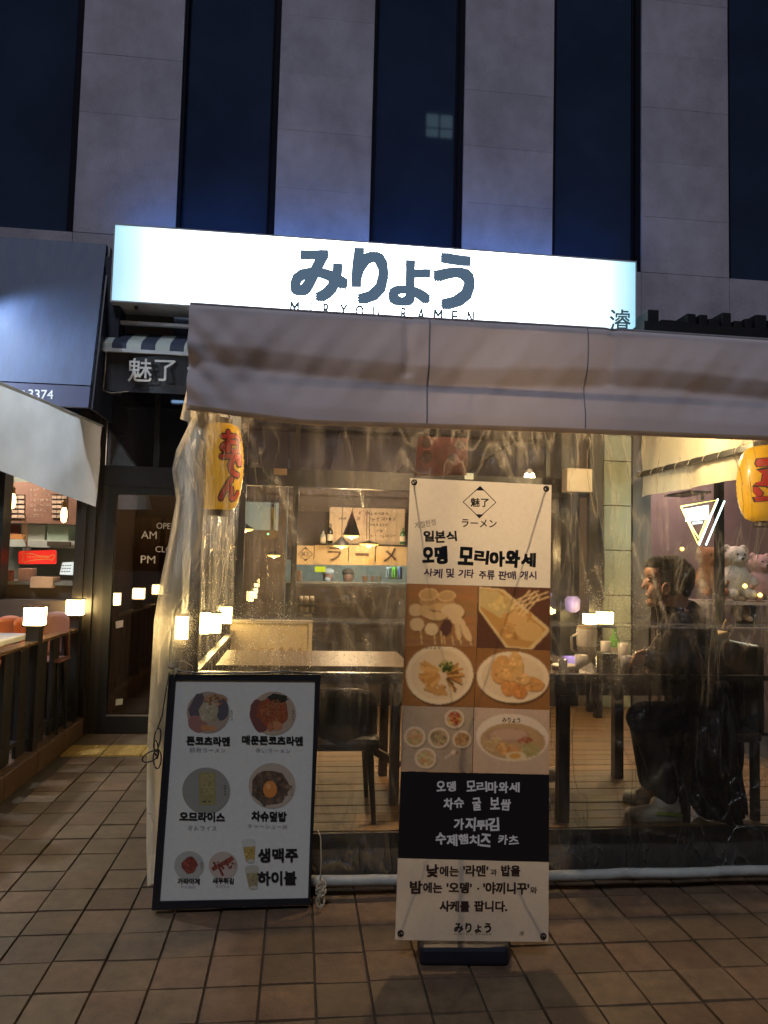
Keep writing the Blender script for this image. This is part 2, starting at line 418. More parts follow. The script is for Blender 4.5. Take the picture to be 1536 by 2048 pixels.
# ================================================================== SETTING
FY = 6.75                      # facade plane
DECK = 0.25                    # deck height
M_ground = mat('ground', (.05, .045, .04), .9, var=.2)
M_tile = mat('paving_stone', (.135, .092, .055), .62, dirt=.35, var=.30, scale=18, bump=.35, bscale=160, objvar=.20)
M_tile2 = mat('paving_stone_reddish', (.138, .086, .052), .62, dirt=.35, var=.30, scale=18, bump=.35, bscale=160, objvar=.18)
M_joint = mat('joint_sand', (.066, .047, .030), .95, var=.3, scale=40)
M_tact = mat('tactile_yellow', (.42, .27, .07), .6, var=.25, scale=14, bump=.3)
M_kerb = mat('kerb_stone', (.15, .09, .055), .75, var=.25, scale=12, bump=.4, bscale=60)

MB().box(-60, -60, -.3, 60, 60, -.04).obj('ground', M_ground, kind='structure')
pav = setting('pavement')
MB().box(-1.80, 1.0, -.039, 3.9, FY, -.012).obj('bedding', M_joint, pav)
TX, TY = .1975, .2095
rest = MB(); ntile = 0
for j in range(-9, 19):
    y0 = 2.82+TY*j
    if y0 > 5.95: continue
    for i in range(-10, 19):
        x0 = .104+TX*i
        if x0 < -1.82 or x0+TX > 3.9: continue
        vis = (-.475*y0-.1 < x0+TX/2 < .70*y0) and y0 > 2.25 and (y0 < 3.6 or x0 < -.45)
        dz = random.uniform(-.003, .003); g = .0022
        xa, xb = max(x0+g, -1.798), x0+TX-g
        if xb-xa < .03: continue
        if vis and ntile < 296:
            mb = MB()
            t1, t2 = random.uniform(-.0015, .0015), random.uniform(-.0015, .0015)
            za = dz
            mb.add([(xa, y0+g, -.03), (xb, y0+g, -.03), (xb, y0+TY-g, -.03), (xa, y0+TY-g, -.03),
                    (xa+.003, y0+g+.003, za+t1), (xb-.003, y0+g+.003, za+t2), (xb-.003, y0+TY-g-.003, za-t1), (xa+.003, y0+TY-g-.003, za-t2)],
                   [(4, 5, 6, 7), (0, 1, 5, 4), (1, 2, 6, 5), (2, 3, 7, 6), (3, 0, 4, 7)])
            warm = (j+3*i+int(abs(noise1(i*.7+j*.4))*4)) % 3 == 0 or (x0 > .1 and random.random() < .35)
            mb.obj('paving_tile', M_tile2 if warm else M_tile, pav); ntile += 1
        else:
            rest.box(xa, y0+g, -.03, xb, y0+TY-g, dz)
rest.obj('paving_tiles_outside_view', M_tile, pav, kind='stuff')
for k in range(4):
    x0 = -1.78+k*.30
    mb = MB().box(x0+.004, 6.02, -.03, x0+.296, 6.33, .0)
    for a in range(6):
        for b in range(6): mb.lathe([(.014, 0), (.010, .005), (.0, .006)], (x0+.035+a*.046, 6.05+b*.05, .0), 6)
    mb.obj('tactile_tile', M_tact, pav)
    MB().box(x0+.004, 6.337, -.03, x0+.296, FY-.03, .0).obj('threshold_tile', M_tile, pav)
kerb = setting('kerb')
for k in range(8):
    y0 = 2.0+k*.6
    MB().box(-1.98, y0+.004, -.03, -1.80, min(y0+.596, FY-.01), .14).obj('kerb_stone', M_kerb, kerb, bevel=.008)
MB().box(-6.5, 1.5, -.03, -1.985, FY-.01, .13).obj('terrace_floor', mat('terrace_floor', (.10, .075, .055), .6, var=.3, scale=10), kind='structure')

# ------------------------------------------------------------------ the building
M_conc = mat('concrete_panel', (.43, .40, .48), .8, dirt=.2, var=.16, scale=3.0, bump=.5, bscale=70, stretch=(1, 1, .5), objvar=.07)
M_blueglass = mat('dark_blue_window_glass', (.028, .042, .082), .03, var=.25, scale=1.2, spec=.6)
M_frame_dk = mat('dark_window_frame', (.008, .008, .016), .8, spec=.1)
M_black = mat('black_metal', (.014, .013, .014), .38, var=.25, scale=20)
M_pillar = mat('dark_brown_metal', (.035, .028, .024), .33, var=.25, scale=8, stretch=(6, 6, .4))
M_navy = mat('navy_metal', (.018, .022, .045), .45, var=.2)
M_wallin = mat('shop_wall_brown', (.085, .062, .052), .8, var=.25, scale=3)
M_clear = glass_mat('shop_glass', (.86, .87, .86), .015, 1.6)
bld = thing('shop_building', 'night facade of grey concrete piers and dark blue window strips above the ramen shop', 'building', (1, FY, 0))
edges = [-2.96, -2.11, -1.215, -.33, .553, 1.435, 2.324, 3.222, 4.134, 5.03, 5.9]
# even gaps = pier / window, starting with a window strip left of -2.11
JOINTS = [4.42, 4.98, 5.54, 6.10, 6.66, 7.22]
for i in range(len(edges)-1):
    x0, x1 = edges[i], edges[i+1]
    if i % 2 == 1:
        for k in range(len(JOINTS)-1):
            MB().box(x0+.002, FY-.02+random.uniform(-.002, .002), JOINTS[k]+.0012, x1-.002, FY+.2, JOINTS[k+1]-.0012).obj('concrete_panel', M_conc, bld)
        MB().box(x0, FY-.018, 7.222, x1, FY+.2, 11.5).obj('concrete_pier', M_conc, bld)
    else:
        w = MB().box(x0+.03, FY+.06, 4.42, x1-.05, FY+.08, 11.5).obj('window', M_blueglass, bld)
        MB().box(x0, FY+.0, 4.42, x0+.03, FY+.2, 11.5).box(x1-.05, FY+.0, 4.42, x1, FY+.2, 11.5).obj('frame', M_frame_dk, w)
        MB().box(x1-.075, FY+.035, 4.42, x1-.06, FY+.055, 11.5).obj('gasket', M_frame_dk, w)
MB().box(-7, FY+.01, 4.42, edges[0], FY+.2, 11.5).obj('wall', M_conc, bld)
MB().box(edges[-1], FY+.01, 4.42, 9, FY+.2, 11.5).obj('wall', M_conc, bld)
for a, b in ((-7, -2.11), (-2.108, -1.2), (2.32, 3.222), (3.224, 4.134), (4.136, 9)):
    MB().box(a, FY-.02, 4.12 if a < 0 else 3.3, b-.002, FY+.2, 4.416).obj('ledge', M_conc, bld)
# zone behind the signs
MB().box(-1.198, FY+.0, 3.45, 2.318, FY+.2, 4.416).obj('fascia', M_navy, bld)
XA, XB, XC = P(150, 1100, Y=FY).x, P(203, 1100, Y=FY).x, P(229, 1100, Y=FY).x
MB().box(XB-.02, FY-.26, 2.95, XB+.12, FY-.02, 4.118).obj('pillar', M_navy, bld)
# ribbed dark pillar between the two shops
MB().box(XA, FY-.02, 0, XB-.003, FY+.15, 4.118).box(XA+.05, FY-.04, 0, XA+.09, FY-.021, 2.9).box(XB-.09, FY-.045, 0, XB-.05, FY-.021, 2.9).obj('ribbed_pillar', M_pillar, bld)

M_trans_l = glass_mat('transom_glass_dark', (.16, .17, .22), .02, 1.4); M_trans = glass_mat('transom_glass', (.50, .50, .60), .02, 1.4)
# storefront of the ramen shop: door bay from -1.98 to -.60, then glazing to 3.05
LZ = P(300, 955, Y=FY).z
MB().box(XB, FY-.05, LZ-.09, -.60, FY+.07, LZ+.09).obj('lintel', M_black, bld)
MB().box(-.60, FY-.05, LZ-.04, 2.9, FY+.07, LZ+.12).obj('lintel', M_black, bld)
MB().box(XB, FY-.05, 3.20, 2.9, FY+.07, 3.448).obj('head_beam', M_black, bld)
MB().box(-.66, FY-.09, .01, -.54, FY+.07, 3.2).obj('mullion', M_black, bld)
for x in (-.05, 1.25, 2.3):
    MB().box(x-.025, FY-.04, .26, x+.025, FY+.05, LZ-.04).obj('mullion', M_black, bld)
    MB().box(x-.02, FY-.03, LZ+.12, x+.02, FY+.04, 3.2).obj('mullion', M_black, bld)
MB().box(2.42, FY-.06, .01, 2.60, FY+.15, 3.2).obj('mullion', M_black, bld)
MB().box(-.54, FY-.05, .01, 2.42, FY+.05, .62).obj('sill_wall', M_pillar, bld)
for a, b in ((-.54, -.075), (-.025, 1.225), (1.275, 2.275), (2.325, 2.42)):
    MB().box(a, FY, .62, b, FY+.008, LZ-.04).obj('window_pane', M_clear, bld)
for a, b in ((XB, -1.32), (-1.28, -.66), (-.54, -.07), (-.03, 1.23), (1.27, 2.28)):
    MB().box(a, FY, LZ+.12 if a > -.6 else LZ+.09, b, FY+.008, 3.2).obj('transom_pane', M_trans_l if a < -.6 else M_trans, bld)
MB().box(-1.32, FY-.02, LZ+.09, -1.28, FY+.04, 3.2).obj('mullion', M_black, bld)
# the door
door = MB().box(XB+.04, FY-.04, .01, XC, FY+.04, LZ-.09).box(-.80, FY-.04, .01, -.66, FY+.04, LZ-.09).box(XC, FY-.04, .01, -.80, FY+.04, .15).box(XC, FY-.04, LZ-.16, -.80, FY+.04, LZ-.09).obj('door', M_black, bld)
MB().box(XC, FY, .15, -.80, FY+.01, LZ-.16).obj('pane', glass_mat('door_glass', (.55, .52, .50), .02, 2.6), door)
MB().box(XB, FY-.03, .01, XB+.037, FY+.05, LZ-.09).obj('side_jamb', M_pillar, bld)
MB().box(XC+.005, FY-.045, .152, -.80, FY-.041, .165).obj('kick_strip', mat('aluminium', (.35, .33, .3), .35, metal=.7), door)
MB().tube([(-.90, FY-.10, .8), (-.90, FY-.10, 1.6)], .014).tube([(-.90, FY-.04, .9), (-.90, FY-.10, .9)], .009).tube([(-.90, FY-.04, 1.5), (-.90, FY-.10, 1.5)], .009).obj('handle', MATS['aluminium'], door)
db = Board((0, FY-.004, 0), (0, -1, 0)); ink_cream = (.55, .47, .38)
M_decal = print_mat('window_decal', gain=1.)
mb = MB()
for t, cx, cyy, w, h in (('OPEN', 333, 1052, 40, 12), ('AM', 298, 1070, 31, 15), ('CLOSE', 336, 1099, 50, 12), ('PM', 296, 1119, 29, 15)):
    db.text(t, cx, cyy, w, h, ink_cream, .001, 0., 2, mb)
mb.obj('lettering', M_decal, door, cols=True)
for q_, c_ in (([(232, 1398), (246, 1397), (245, 1409), (231, 1411)], (.45, .42, .3)), ([(231, 1243), (247, 1240), (246, 1254), (232, 1257)], (.25, .2, .18))):
    mb = MB(); db.quad(mb, q_, .001, c_); mb.obj('sticker', M_decal, door, cols=True)

# shop interior shell
def wallbox(name, x0, y0, z0, x1, y1, z1, m): return MB().box(x0, y0, z0, x1, y1, z1).obj(name, m, kind='structure')
wallbox('shop_floor', XB-.05, FY+.08, -.03, 3.2, 11.3, .02, mat('shop_floor', (.07, .055, .045), .4, var=.3, scale=5))
wallbox('shop_ceiling', XB-.05, FY+.08, 3.2, 3.2, 12.5, 3.3, mat('shop_ceiling', (.035, .034, .045), .8))
wallbox('shop_side_wall', XB-.11, FY+.16, 0, XB-.05, 12.5, 3.2, M_wallin)
wallbox('shop_side_wall_far', 3.0, FY+.16, 0, 3.1, 12.5, 3.2, M_wallin)
wallbox('partition_wall', XB-.04, 8.3, 0.02, -.62, 8.38, 2.45, mat('partition_brown', (.13, .09, .065), .7, var=.3, scale=2, stretch=(3, 1, .5)))
for k, (a, b) in enumerate(((-1.78, -1.52), (-1.46, -1.20), (-1.14, -.88))):
    wallbox('partition_panel', a, 8.26, .02, b, 8.298, 1.95, mat('partition_tan', (.21, .145, .095), .6, var=.3, scale=3, stretch=(4, 1, .4)))
# kitchen wall with the serving hatch
KY = 9.6
zh0 = P(700, 1167, Y=KY).z; zh1 = P(700, 1130, Y=KY).z
xk0 = P(580, 1150, Y=KY).x
kit = setting('kitchen_wall')
MB().box(xk0-.05, KY, .02, 3.0, KY+.1, zh0-.01).obj('lower_wall', mat('counter_dark', (.045, .034, .028), .5, var=.3, scale=8), kit)
MB().box(xk0-.05, KY, zh1+.05, 3.0, KY+.1, 3.2).obj('upper_wall', M_wallin, kit)
MB().box(xk0-.05, KY-.06, zh0-.01, 3.0, KY+.2, zh0+.015).obj('hatch_shelf', mat('steel', (.4, .4, .38), .3, metal=.8), kit)
MB().box(XB-.04, KY-.3, .02, xk0-.06, KY-.2, 3.2).obj('side_wall', M_wallin, kit)
wallbox('kitchen_back_wall', xk0-.3, 12.3, 0, 3.0, 12.4, 3.2, mat('kitchen_tiles', (.36, .41, .37), .4, var=.12, scale=4))
# grey window in the left interior wall
gw = thing('interior_window', 'pale grey-green window pane left of the kitchen inside the shop', 'window', (-.6, KY-.33, 1.6))
a, b = P(484, 1003, Y=KY-.31), P(556, 1061, Y=KY-.31)
MB().box(a.x, KY-.32, b.z, b.x, KY-.305, a.z).obj('pane', emis('frosted_pane', (.30, .42, .43), .22, (.2, .25, .25)), gw)
MB().box(a.x-.03, KY-.34, a.z, b.x+.03, KY-.30, a.z+.04).box(a.x+(b.x-a.x)*.80, KY-.34, b.z, a.x+(b.x-a.x)*.88, KY-.301+.0, a.z).obj('frame', M_black, gw)
p = P(536, 1068, Y=KY-.36)
MB().box(p.x-.012, KY-.36, p.z-.012, p.x+.012, KY-.35, p.z+.012).obj('indicator_light', emis('green_led', (.1, 1, .5), 1.5), gw)

# the apartment block across the street, seen only as a reflection in the blue glass
ob = thing('opposite_building', 'dark block across the street whose lit window reflects in the blue glass', 'building', (6, -20, 0))
MB().box(3, -21, 0, 10, -20, 26).obj('wall', mat('far_wall', (.02, .02, .024), .9), ob)
g = MB()
for dx in (0, .9):
    for dz, hh in ((0, .38), (.48, .62)): g.box(5.35+dx*.75, -19.99, 21.75+dz, 5.93+dx*.75, -19.95, 21.75+dz+hh)
g.obj('window', emis('far_window', (.5, .8, 1), .75), ob)
# ================================================================== SIGNS ON THE FACADE
SY = 6.40
sb = Board((0, SY, 0), (0, -1, 0))
sx0, sx1, sz0, sz1 = P(224, 530, Y=SY).x, P(1273, 590, Y=SY).x, P(219, 612, Y=SY).z, P(1273, 520, Y=SY).z
sz0 = 3.655; sz1 = 4.36
z_a = P(228, 450, Y=SY).z; z_b = P(1273, 520, Y=SY).z; sz1 = (z_a+z_b)/2; sz0 = (P(219, 612, Y=SY).z+P(1273, 659, Y=SY).z)/2
def sign_mat():
    m = bpy.data.materials.new('backlit_acrylic'); m.use_nodes = True
    nt = m.node_tree; N = nt.nodes; L = nt.links; b = N['Principled BSDF']
    tc = N.new('ShaderNodeTexCoord'); sp = N.new('ShaderNodeSeparateXYZ'); L.new(tc.outputs['Object'], sp.inputs[0])
    mr = N.new('ShaderNodeMapRange'); mr.inputs[1].default_value = sx0; mr.inputs[2].default_value = sx1; L.new(sp.outputs[0], mr.inputs[0])
    cr = N.new('ShaderNodeValToRGB'); e = cr.color_ramp.elements
    e[0].position = 0; e[0].color = (.22, .46, .62, 1); e[1].position = 1; e[1].color = (.18, .46, .64, 1)
    for p_, c in ((.04, (.42, .66, .74, 1)), (.11, (1.1, 1.25, 1.3, 1)), (.5, (6.5, 6.9, 7.2, 1)), (.90, (1.1, 1.25, 1.3, 1)), (.965, (.42, .66, .76, 1))):
        q = e.new(p_); q.color = c
    L.new(mr.outputs[0], cr.inputs[0])
    nz = N.new('ShaderNodeTexNoise'); nz.inputs['Scale'].default_value = 1.6; L.new(tc.outputs['Object'], nz.inputs[0])
    m2 = N.new('ShaderNodeMapRange'); m2.inputs[3].default_value = .85; m2.inputs[4].default_value = 1.1; L.new(nz.outputs[0], m2.inputs[0])
    L.new(cr.outputs[0], b.inputs['Emission Color']); L.new(m2.outputs[0], b.inputs['Emission Strength'])
    b.inputs['Base Color'].default_value = (.7, .7, .7, 1)
    return m
sign = thing('illuminated_shop_sign', 'long white backlit shop sign with grey blue hiragana above the tent', 'sign', ((sx0+sx1)/2, SY, sz0))
MB().box(sx0+.012, SY, sz0+.012, sx1-.012, SY+.02, sz1-.012).obj('face', sign_mat(), sign)
M_alu_w = mat('white_aluminium', (.45, .47, .5), .5, var=.15)
MB().box(sx0, SY-.006, sz1-.012, sx1, FY-.03, sz1).box(sx0, SY-.006, sz0, sx1, FY-.03, sz0+.012).box(sx0, SY-.006, sz0+.012, sx0+.012, FY-.03, sz1-.012).box(sx1-.012, SY-.006, sz0+.012, sx1, FY-.03, sz1-.012).obj('casing', M_alu_w, sign)
# added glowing strip on the case, imitates the sign's blue halo on the wall
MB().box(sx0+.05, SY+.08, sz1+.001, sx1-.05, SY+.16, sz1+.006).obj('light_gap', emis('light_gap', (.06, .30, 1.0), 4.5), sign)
mat('sign_ink_dark', (.02, .03, .04), .5, emit=(.02, .04, .05), estr=1)
M_signink = mat('sign_ink_slate', (.03, .05, .08), .5, emit=(.045, .075, .11), estr=1.0, var=.1)
for c_, xa_, xb_, ya_, yb_ in (('み', 582, 696, 500, 603), ('り', 704, 776, 497, 608), ('ょ', 778, 861, 521, 612), ('う', 867, 949, 507, 619)):
    sb.text(c_, (xa_+xb_)/2, (ya_+yb_)/2, xb_-xa_, yb_-ya_, None, .004, .062, 1.5).obj('letter', M_signink, sign)
for c_, x_, w_ in (('M', 589, 18), ('I', 622, 3), ('R', 653, 13), ('Y', 687, 15), ('O', 719, 17), ('U', 752, 14), ('R', 808, 13), ('A', 842, 16), ('M', 876, 18), ('E', 909, 12), ('N', 941, 14)):
    sb.text(c_, x_, 616+(x_-589)*.054, w_, 25, None, .004, .035 if c_ != 'I' else .01, 3.2).obj('letter', MATS['sign_ink_dark'], sign)
sb.text('濬', 1240, 642, 42, 46, None, .004, .012, 1.5).obj('lettering', mat('sign_ink_dark', (.02, .03, .04), .5, emit=(.02, .04, .05), estr=1), sign)
MB().box(P(270, 625, Y=SY+.1).x, SY+.07, sz0-.025, P(270, 625, Y=SY+.1).x+.03, SY+.10, sz0-.001).obj('clamp', M_black, sign)
MB().box(.05, SY+.1, sz0-.03, .11, SY+.14, sz0-.001).obj('clamp', M_black, sign)

# thin white trim, striped awning and the mesh banner under it (they go on behind the tent)
tw = thing('white_trim_batten', 'thin white metal batten under the lit shop sign', 'trim', (-.5, FY-.15, 3.48))
z = P(300, 650, Y=FY-.18).z
MB().box(-1.93, FY-.22, z-.012, 2.4, FY-.17, z+.014).obj('batten', mat('white_paint', (.55, .55, .6), .5), tw)
for x in (-1.9, -.6, .7, 2.0): MB().box(x, FY-.17, z-.008, x+.03, FY-.001, z+.008).obj('bracket', M_black, tw)
aw = thing('striped_awning', 'small navy and white striped awning above the dark name banner', 'awning', (-.5, FY-.3, 3.3))
za = P(300, 668, Y=FY-.1).z; zb = P(300, 690, Y=FY-.38).z
M_sw = mat('awning_white', (.42, .47, .45), .75, var=.12); M_sd = mat('awning_navy', (.03, .04, .075), .7, var=.2)
x0 = -1.87; wst = .119; k = 0
while x0 < 2.3:
    x1 = min(x0+wst, 2.35)
    y1 = FY-.38
    MB().add([(x0, FY-.08, za), (x1, FY-.08, za), (x1, y1+.06, zb+.05), (x0, y1+.06, zb+.05), (x1, y1, zb), (x0, y1, zb), (x1, y1, zb-.045), (x0, y1, zb-.045)],
             [(0, 1, 2, 3), (3, 2, 4, 5), (5, 4, 6, 7)]).obj('stripe', M_sd if k % 2 == 0 else M_sw, aw)
    x0 = x1; k += 1
MB().box(-1.93, FY-.39, zb-.075, 2.36, FY-.36, zb-.046).box(-1.93, FY-.39, zb-.046, -1.87, FY-.33, zb+.02).obj('front_bar', M_alu_w, aw)
MB().beam((-1.88, FY-.08, za), (-1.88, FY-.36, zb+.02), .03).obj('side_arm', M_alu_w, aw)
nb = thing('name_banner', 'dark mesh banner with pale characters hanging over the shop door', 'banner', (-.5, FY-.34, 3.1))
by = FY-.34; bt = P(300, 702, Y=by).z; bb = P(300, 785, Y=by).z
bx0 = P(210, 740, Y=by).x
MB().grid(lambda u, v: (bx0+u*4.1, by+.012*math.sin(u*37)+.02*math.sin(u*9+v*3), bb+(bt-bb)*v - .012*math.sin(math.pi*v)*math.sin(u*14)), 70, 8).obj('cloth', mat('black_mesh_cloth', (.022, .024, .032), .55, var=.6, scale=2.5, stretch=(3, 1, .5)), nb, smooth=True)
nbb = Board((0, by-.035, 0), (0, -1, 0)); M_cream = mat('cream_paint', (.55, .55, .54), .7)
nbb.text('魅', 280, 740, 47, 47, None, 0, .012, 2.).obj('lettering', M_cream, nb)
nbb.text('了', 330, 741, 42, 42, None, 0, .012, 2.).obj('lettering', M_cream, nb)
nbb.text('ラーメン', 470, 746, 190, 44, None, 0, .012, 2.).obj('lettering', M_cream, nb)
M_rope = mat('rope_white', (.5, .47, .4), .8)
MB().tube([(bx0, by, bt+.05), (bx0+.005, by-.01, (bt+bb)/2), (bx0-.01, by, bb)], .005).tube([(bx0-.01, by, bb), (bx0+.06, by, bb-.02), (bx0+.2, by, bb+.0)], .004).obj('cord', M_rope, nb)

# white light panel seen through the transom
lp = P(357, 795, Y=8.0)
t = thing('ceiling_light_panel', 'square cold white light panel seen through the glass above the door', 'light', lp)
MB().box(lp.x-.07, 8.0, lp.z-.055, lp.x+.07, 8.02, lp.z+.055).obj('diffuser', emis('cold_panel', (.65, 1, .98), 7), t)
MB().box(lp.x-.085, 8.021, lp.z-.07, lp.x+.085, 8.05, lp.z+.07).obj('frame', M_alu_w, t)
MB().tube([(lp.x, 8.03, lp.z+.07), (lp.x, 8.03, 3.2)], .006).obj('suspension_rod', M_black, t)

# ------------------------------------------------------------------ neighbour's slanted sign panel with its swan neck lamp
np_ = thing('navy_sign_panel', 'large slanted navy blue sign panel of the neighbouring shop', 'sign', (-3.2, 6.4, 2.9))
ytop, ybot = FY-.22, 6.05
tr, br = P(213, 488, Y=ytop), P(176, 815, Y=ybot)
bm_ = P(0, 768, Y=ybot)
M_panel = mat('navy_panel', (.075, .11, .21), .58, var=.18, scale=2, stretch=(6, 6, .25), bump=.12, bscale=8)
xl = -5.2
def lerp(a, b, t): return a+(b-a)*t
def panel_pt(x, v, lift=0.):   # v 0 bottom, 1 top
    return Vector((x if x is not None else lerp(br.x, tr.x, v), lerp(ybot, ytop, v)-lift, lerp(br.z, tr.z, v)))
MB().prism([panel_pt(xl, .125), panel_pt(None, .125), panel_pt(None, 1), panel_pt(xl, 1)], (0, .05, 0)).obj('face', M_panel, np_)
MB().prism([panel_pt(xl, 0), panel_pt(None, 0), panel_pt(None, .118), panel_pt(xl, .118)], (0, .05, 0)).obj('lower_band', mat('navy_band', (.035, .045, .12), .5), np_)
MB().prism([panel_pt(None, 0)+Vector((0, .052, 0)), panel_pt(None, 1)+Vector((0, .052, 0)), Vector((tr.x, FY-.025, tr.z)), Vector((br.x, FY-.025, br.z))], (.02, 0, 0)).obj('side_plate', M_navy, np_)
pb = Board(panel_pt(-3, .06), Vector((0, -(tr.z-br.z), (ytop-ybot))))
pb.text('3374', 82, 789, 50, 18, None, .004, .02, 2.).obj('lettering', mat('white_vinyl', (.8, .8, .82), .5), np_)
pb.text('-', 46, 783, 8, 3, None, .004, .02, 2.).obj('lettering', MATS['white_vinyl'], np_)
gl = thing('swan_neck_lamp', 'black swan neck lamp over the top left corner of the navy sign panel', 'lamp', (-2.9, FY-.02, 4.3))
LP = P(-58, 540, Y=5.98)
wallp = Vector((LP.x, FY-.03, LP.z+.05))
MB().tube([wallp, wallp+Vector((0, -.3, .12)), wallp+Vector((0, -.7, .12)), LP+Vector((0, .05, .10)), LP+Vector((0, 0, .04))], .012).obj('arm', M_black, gl)
MB().lathe([(.02, .05), (.05, .03), (.10, -.05), (.095, -.05), (.045, .02)], LP, 20).obj('shade', M_black, gl, smooth=True)
MB().ico(LP+Vector((0, 0, -.01)), .03, 2).obj('bulb', emis('cold_bulb', (.75, .88, 1), 6), gl)
MB().box(wallp.x-.05, FY-.029, wallp.z-.05, wallp.x+.05, FY-.021, wallp.z+.05).obj('wall_plate', M_black, gl)
sp = bpy.data.lights.new('swan_neck_light', 'SPOT'); sp.energy = 20; sp.color = (.62, .78, 1); sp.spot_size = R(165); sp.spot_blend = .6; sp.shadow_soft_size = .05
so2 = bpy.data.objects.new('swan_neck_light', sp); COL.objects.link(so2); so2.parent = gl; so2.location = LP-Vector(gl.location)+Vector((0, 0, -.04))
so2.rotation_euler = Vector((.75, .05, -.75)).to_track_quat('-Z', 'Y').to_euler()

fill_lamp = thing('swan_neck_lamp', 'added swan neck lamp outside the picture at left, brightens the canopy flap', 'lamp', (-3.4, FY-.02, 4.3))  # unseen lamp put in to whiten the neighbour's canopy flap
L2 = Vector((-3.3, 5.2, 3.75)); w2 = Vector((-3.3, FY-.03, 4.1))
MB().tube([w2, w2+Vector((0, -.3, .12)), w2+Vector((0, -1.0, .12)), L2+Vector((0, .05, .12)), L2+Vector((0, 0, .04))], .012).obj('arm', M_black, fill_lamp)
MB().lathe([(.02, .05), (.05, .03), (.10, -.05), (.095, -.05), (.045, .02)], L2, 20).obj('shade', M_black, fill_lamp, smooth=True)
MB().ico(L2+Vector((0, 0, -.01)), .03, 2).obj('bulb', MATS['cold_bulb'], fill_lamp)
sp = bpy.data.lights.new('swan_neck_light', 'SPOT'); sp.energy = 150; sp.color = (.78, .88, 1); sp.spot_size = R(110); sp.spot_blend = .5; sp.shadow_soft_size = .05
so2 = bpy.data.objects.new('swan_neck_light', sp); COL.objects.link(so2); so2.parent = fill_lamp; so2.location = L2-Vector(fill_lamp.location)+Vector((0, 0, -.04))
so2.rotation_euler = Vector((.72, .05, -.75)).to_track_quat('-Z', 'Y').to_euler()
# ------------------------------------------------------------------ dark clamps / roof edge right of the sign
rb = thing('dark_roof_edge', 'dark blocky roof edge of the next shop just above the tent at right', 'roof', (4, 6.3, 3.6))
zt = P(1400, 668, Y=6.3).z
MB().box(2.95, 6.1, zt-.25, 6.5, FY-.025, zt+.02).obj('beam', mat('near_black', (.006, .006, .010), .6), rb)
for px_, w_, h_ in ((1293, 22, 32), (1322, 26, 8), (1345, 20, 8), (1368, 18, 24), (1392, 16, 22), (1412, 20, 14), (1437, 18, 26), (1460, 16, 10), (1480, 14, 14), (1505, 22, 22), (1530, 20, 12)):
    a = P(px_-w_/2, 660-h_, Y=6.25); b = P(px_+w_/2, 660, Y=6.25)
    MB().box(a.x, 6.12, zt+.022, b.x, 6.35, max(a.z, zt+.05)).obj('block', MATS['near_black'], rb, bevel=.006)
# ================================================================== TENT
TXL, TXR, TYF = -.55, 3.10, 3.55
M_canvas = mat('tent_canvas', (.60, .545, .60), .75, var=.10, scale=2.2, stretch=(1, 1, .35), bump=.3, bscale=6, trans=.04)
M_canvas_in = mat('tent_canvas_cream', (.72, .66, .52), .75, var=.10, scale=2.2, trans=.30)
M_canvas_dirty = mat('canvas_dirty', (.74, .74, .71), .75, var=.16, scale=1.6, bump=.3, bscale=6, trans=.5)
M_seam = mat('canvas_seam', (.27, .26, .30), .75)
M_vinyl = vinyl_mat('clear_vinyl'); M_vinyl_s = vinyl_mat('clear_vinyl_smooth', .22, .5)
M_steel_dk = mat('tent_frame_metal', (.02, .019, .02), .4, var=.2)
tent = thing('dining_tent', 'white canvas tent with clear vinyl curtains in front of the ramen shop', 'tent', (1.3, 5.0, 0))
zc0 = P(388, 606, Y=3.5).z
def zlow(x): return 2.232-.045*min(1, (x-TXL)/.55) if x < 0 else 2.187+.022*min(1, x/2.3)
PROF = [(0, 3.50), (.05, 3.478), (.30, 3.472), (.42, 3.474), (.50, 3.494), (.58, 3.518), (.68, 3.512), (.85, 3.50), (1.0, 3.505)]
def profy(v):
    for (a, ya), (b, yb) in zip(PROF, PROF[1:]):
        if v <= b: return ya+(yb-ya)*((v-a)/(b-a))
    return PROF[-1][1]
def valance(u, v):
    x = TXL+(TXR-TXL)*u; w = v
    sag = .010*math.sin(u*math.pi*3)*.5
    y = profy(v + .035*math.sin(u*11+1)*math.sin(math.pi*v))
    y += .010*noise1(x*5+v*2)*math.sin(math.pi*min(1, v*1.1))*.8
    # pipe bumps behind the cloth
    for px_ in (815, 1225):
        xc = P(px_, 690, Y=3.5).x; d = (x-xc)/.022
        if v < .55: y += .016*math.exp(-d*d)
    # corner creases on the left
    d = (x-TXL)
    if d < .5: y += .02*math.sin((d*1.4-v*.75)*26)*math.exp(-d*5)*(v*(1.3-v)*2)
    z = zc0+(zlow(x)-zc0)*v - sag*.4
    return (x, y, z)
MB().grid(lambda u, v: valance(u, 1-v), 220, 40).obj('front_valance', M_canvas, tent, smooth=True)
# lower hem lit through from inside
def hem(u, v):
    x, y, z = valance(u, 1.0); return (x, y-.006-.004*math.sin(v*3.1), z-.002+.026*v)
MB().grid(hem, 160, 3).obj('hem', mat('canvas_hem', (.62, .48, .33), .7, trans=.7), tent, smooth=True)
for px_, w_, v1 in ((857, .008, 1), (1172, .006, 1)):
    xc = P(px_, 700, Y=3.5).x; uu = (xc-TXL)/(TXR-TXL)
    MB().grid(lambda a, b: tuple(Vector(valance(uu+(a-.5)*w_/3.65, b*v1))+Vector((0, -.003, 0))), 1, 30).obj('seam', M_seam, tent, smooth=True)
MB().grid(lambda a, b: tuple(Vector(valance(a, .02*b))+Vector((0, -.003, .002))), 120, 1).obj('top_piping', M_seam, tent, smooth=True)
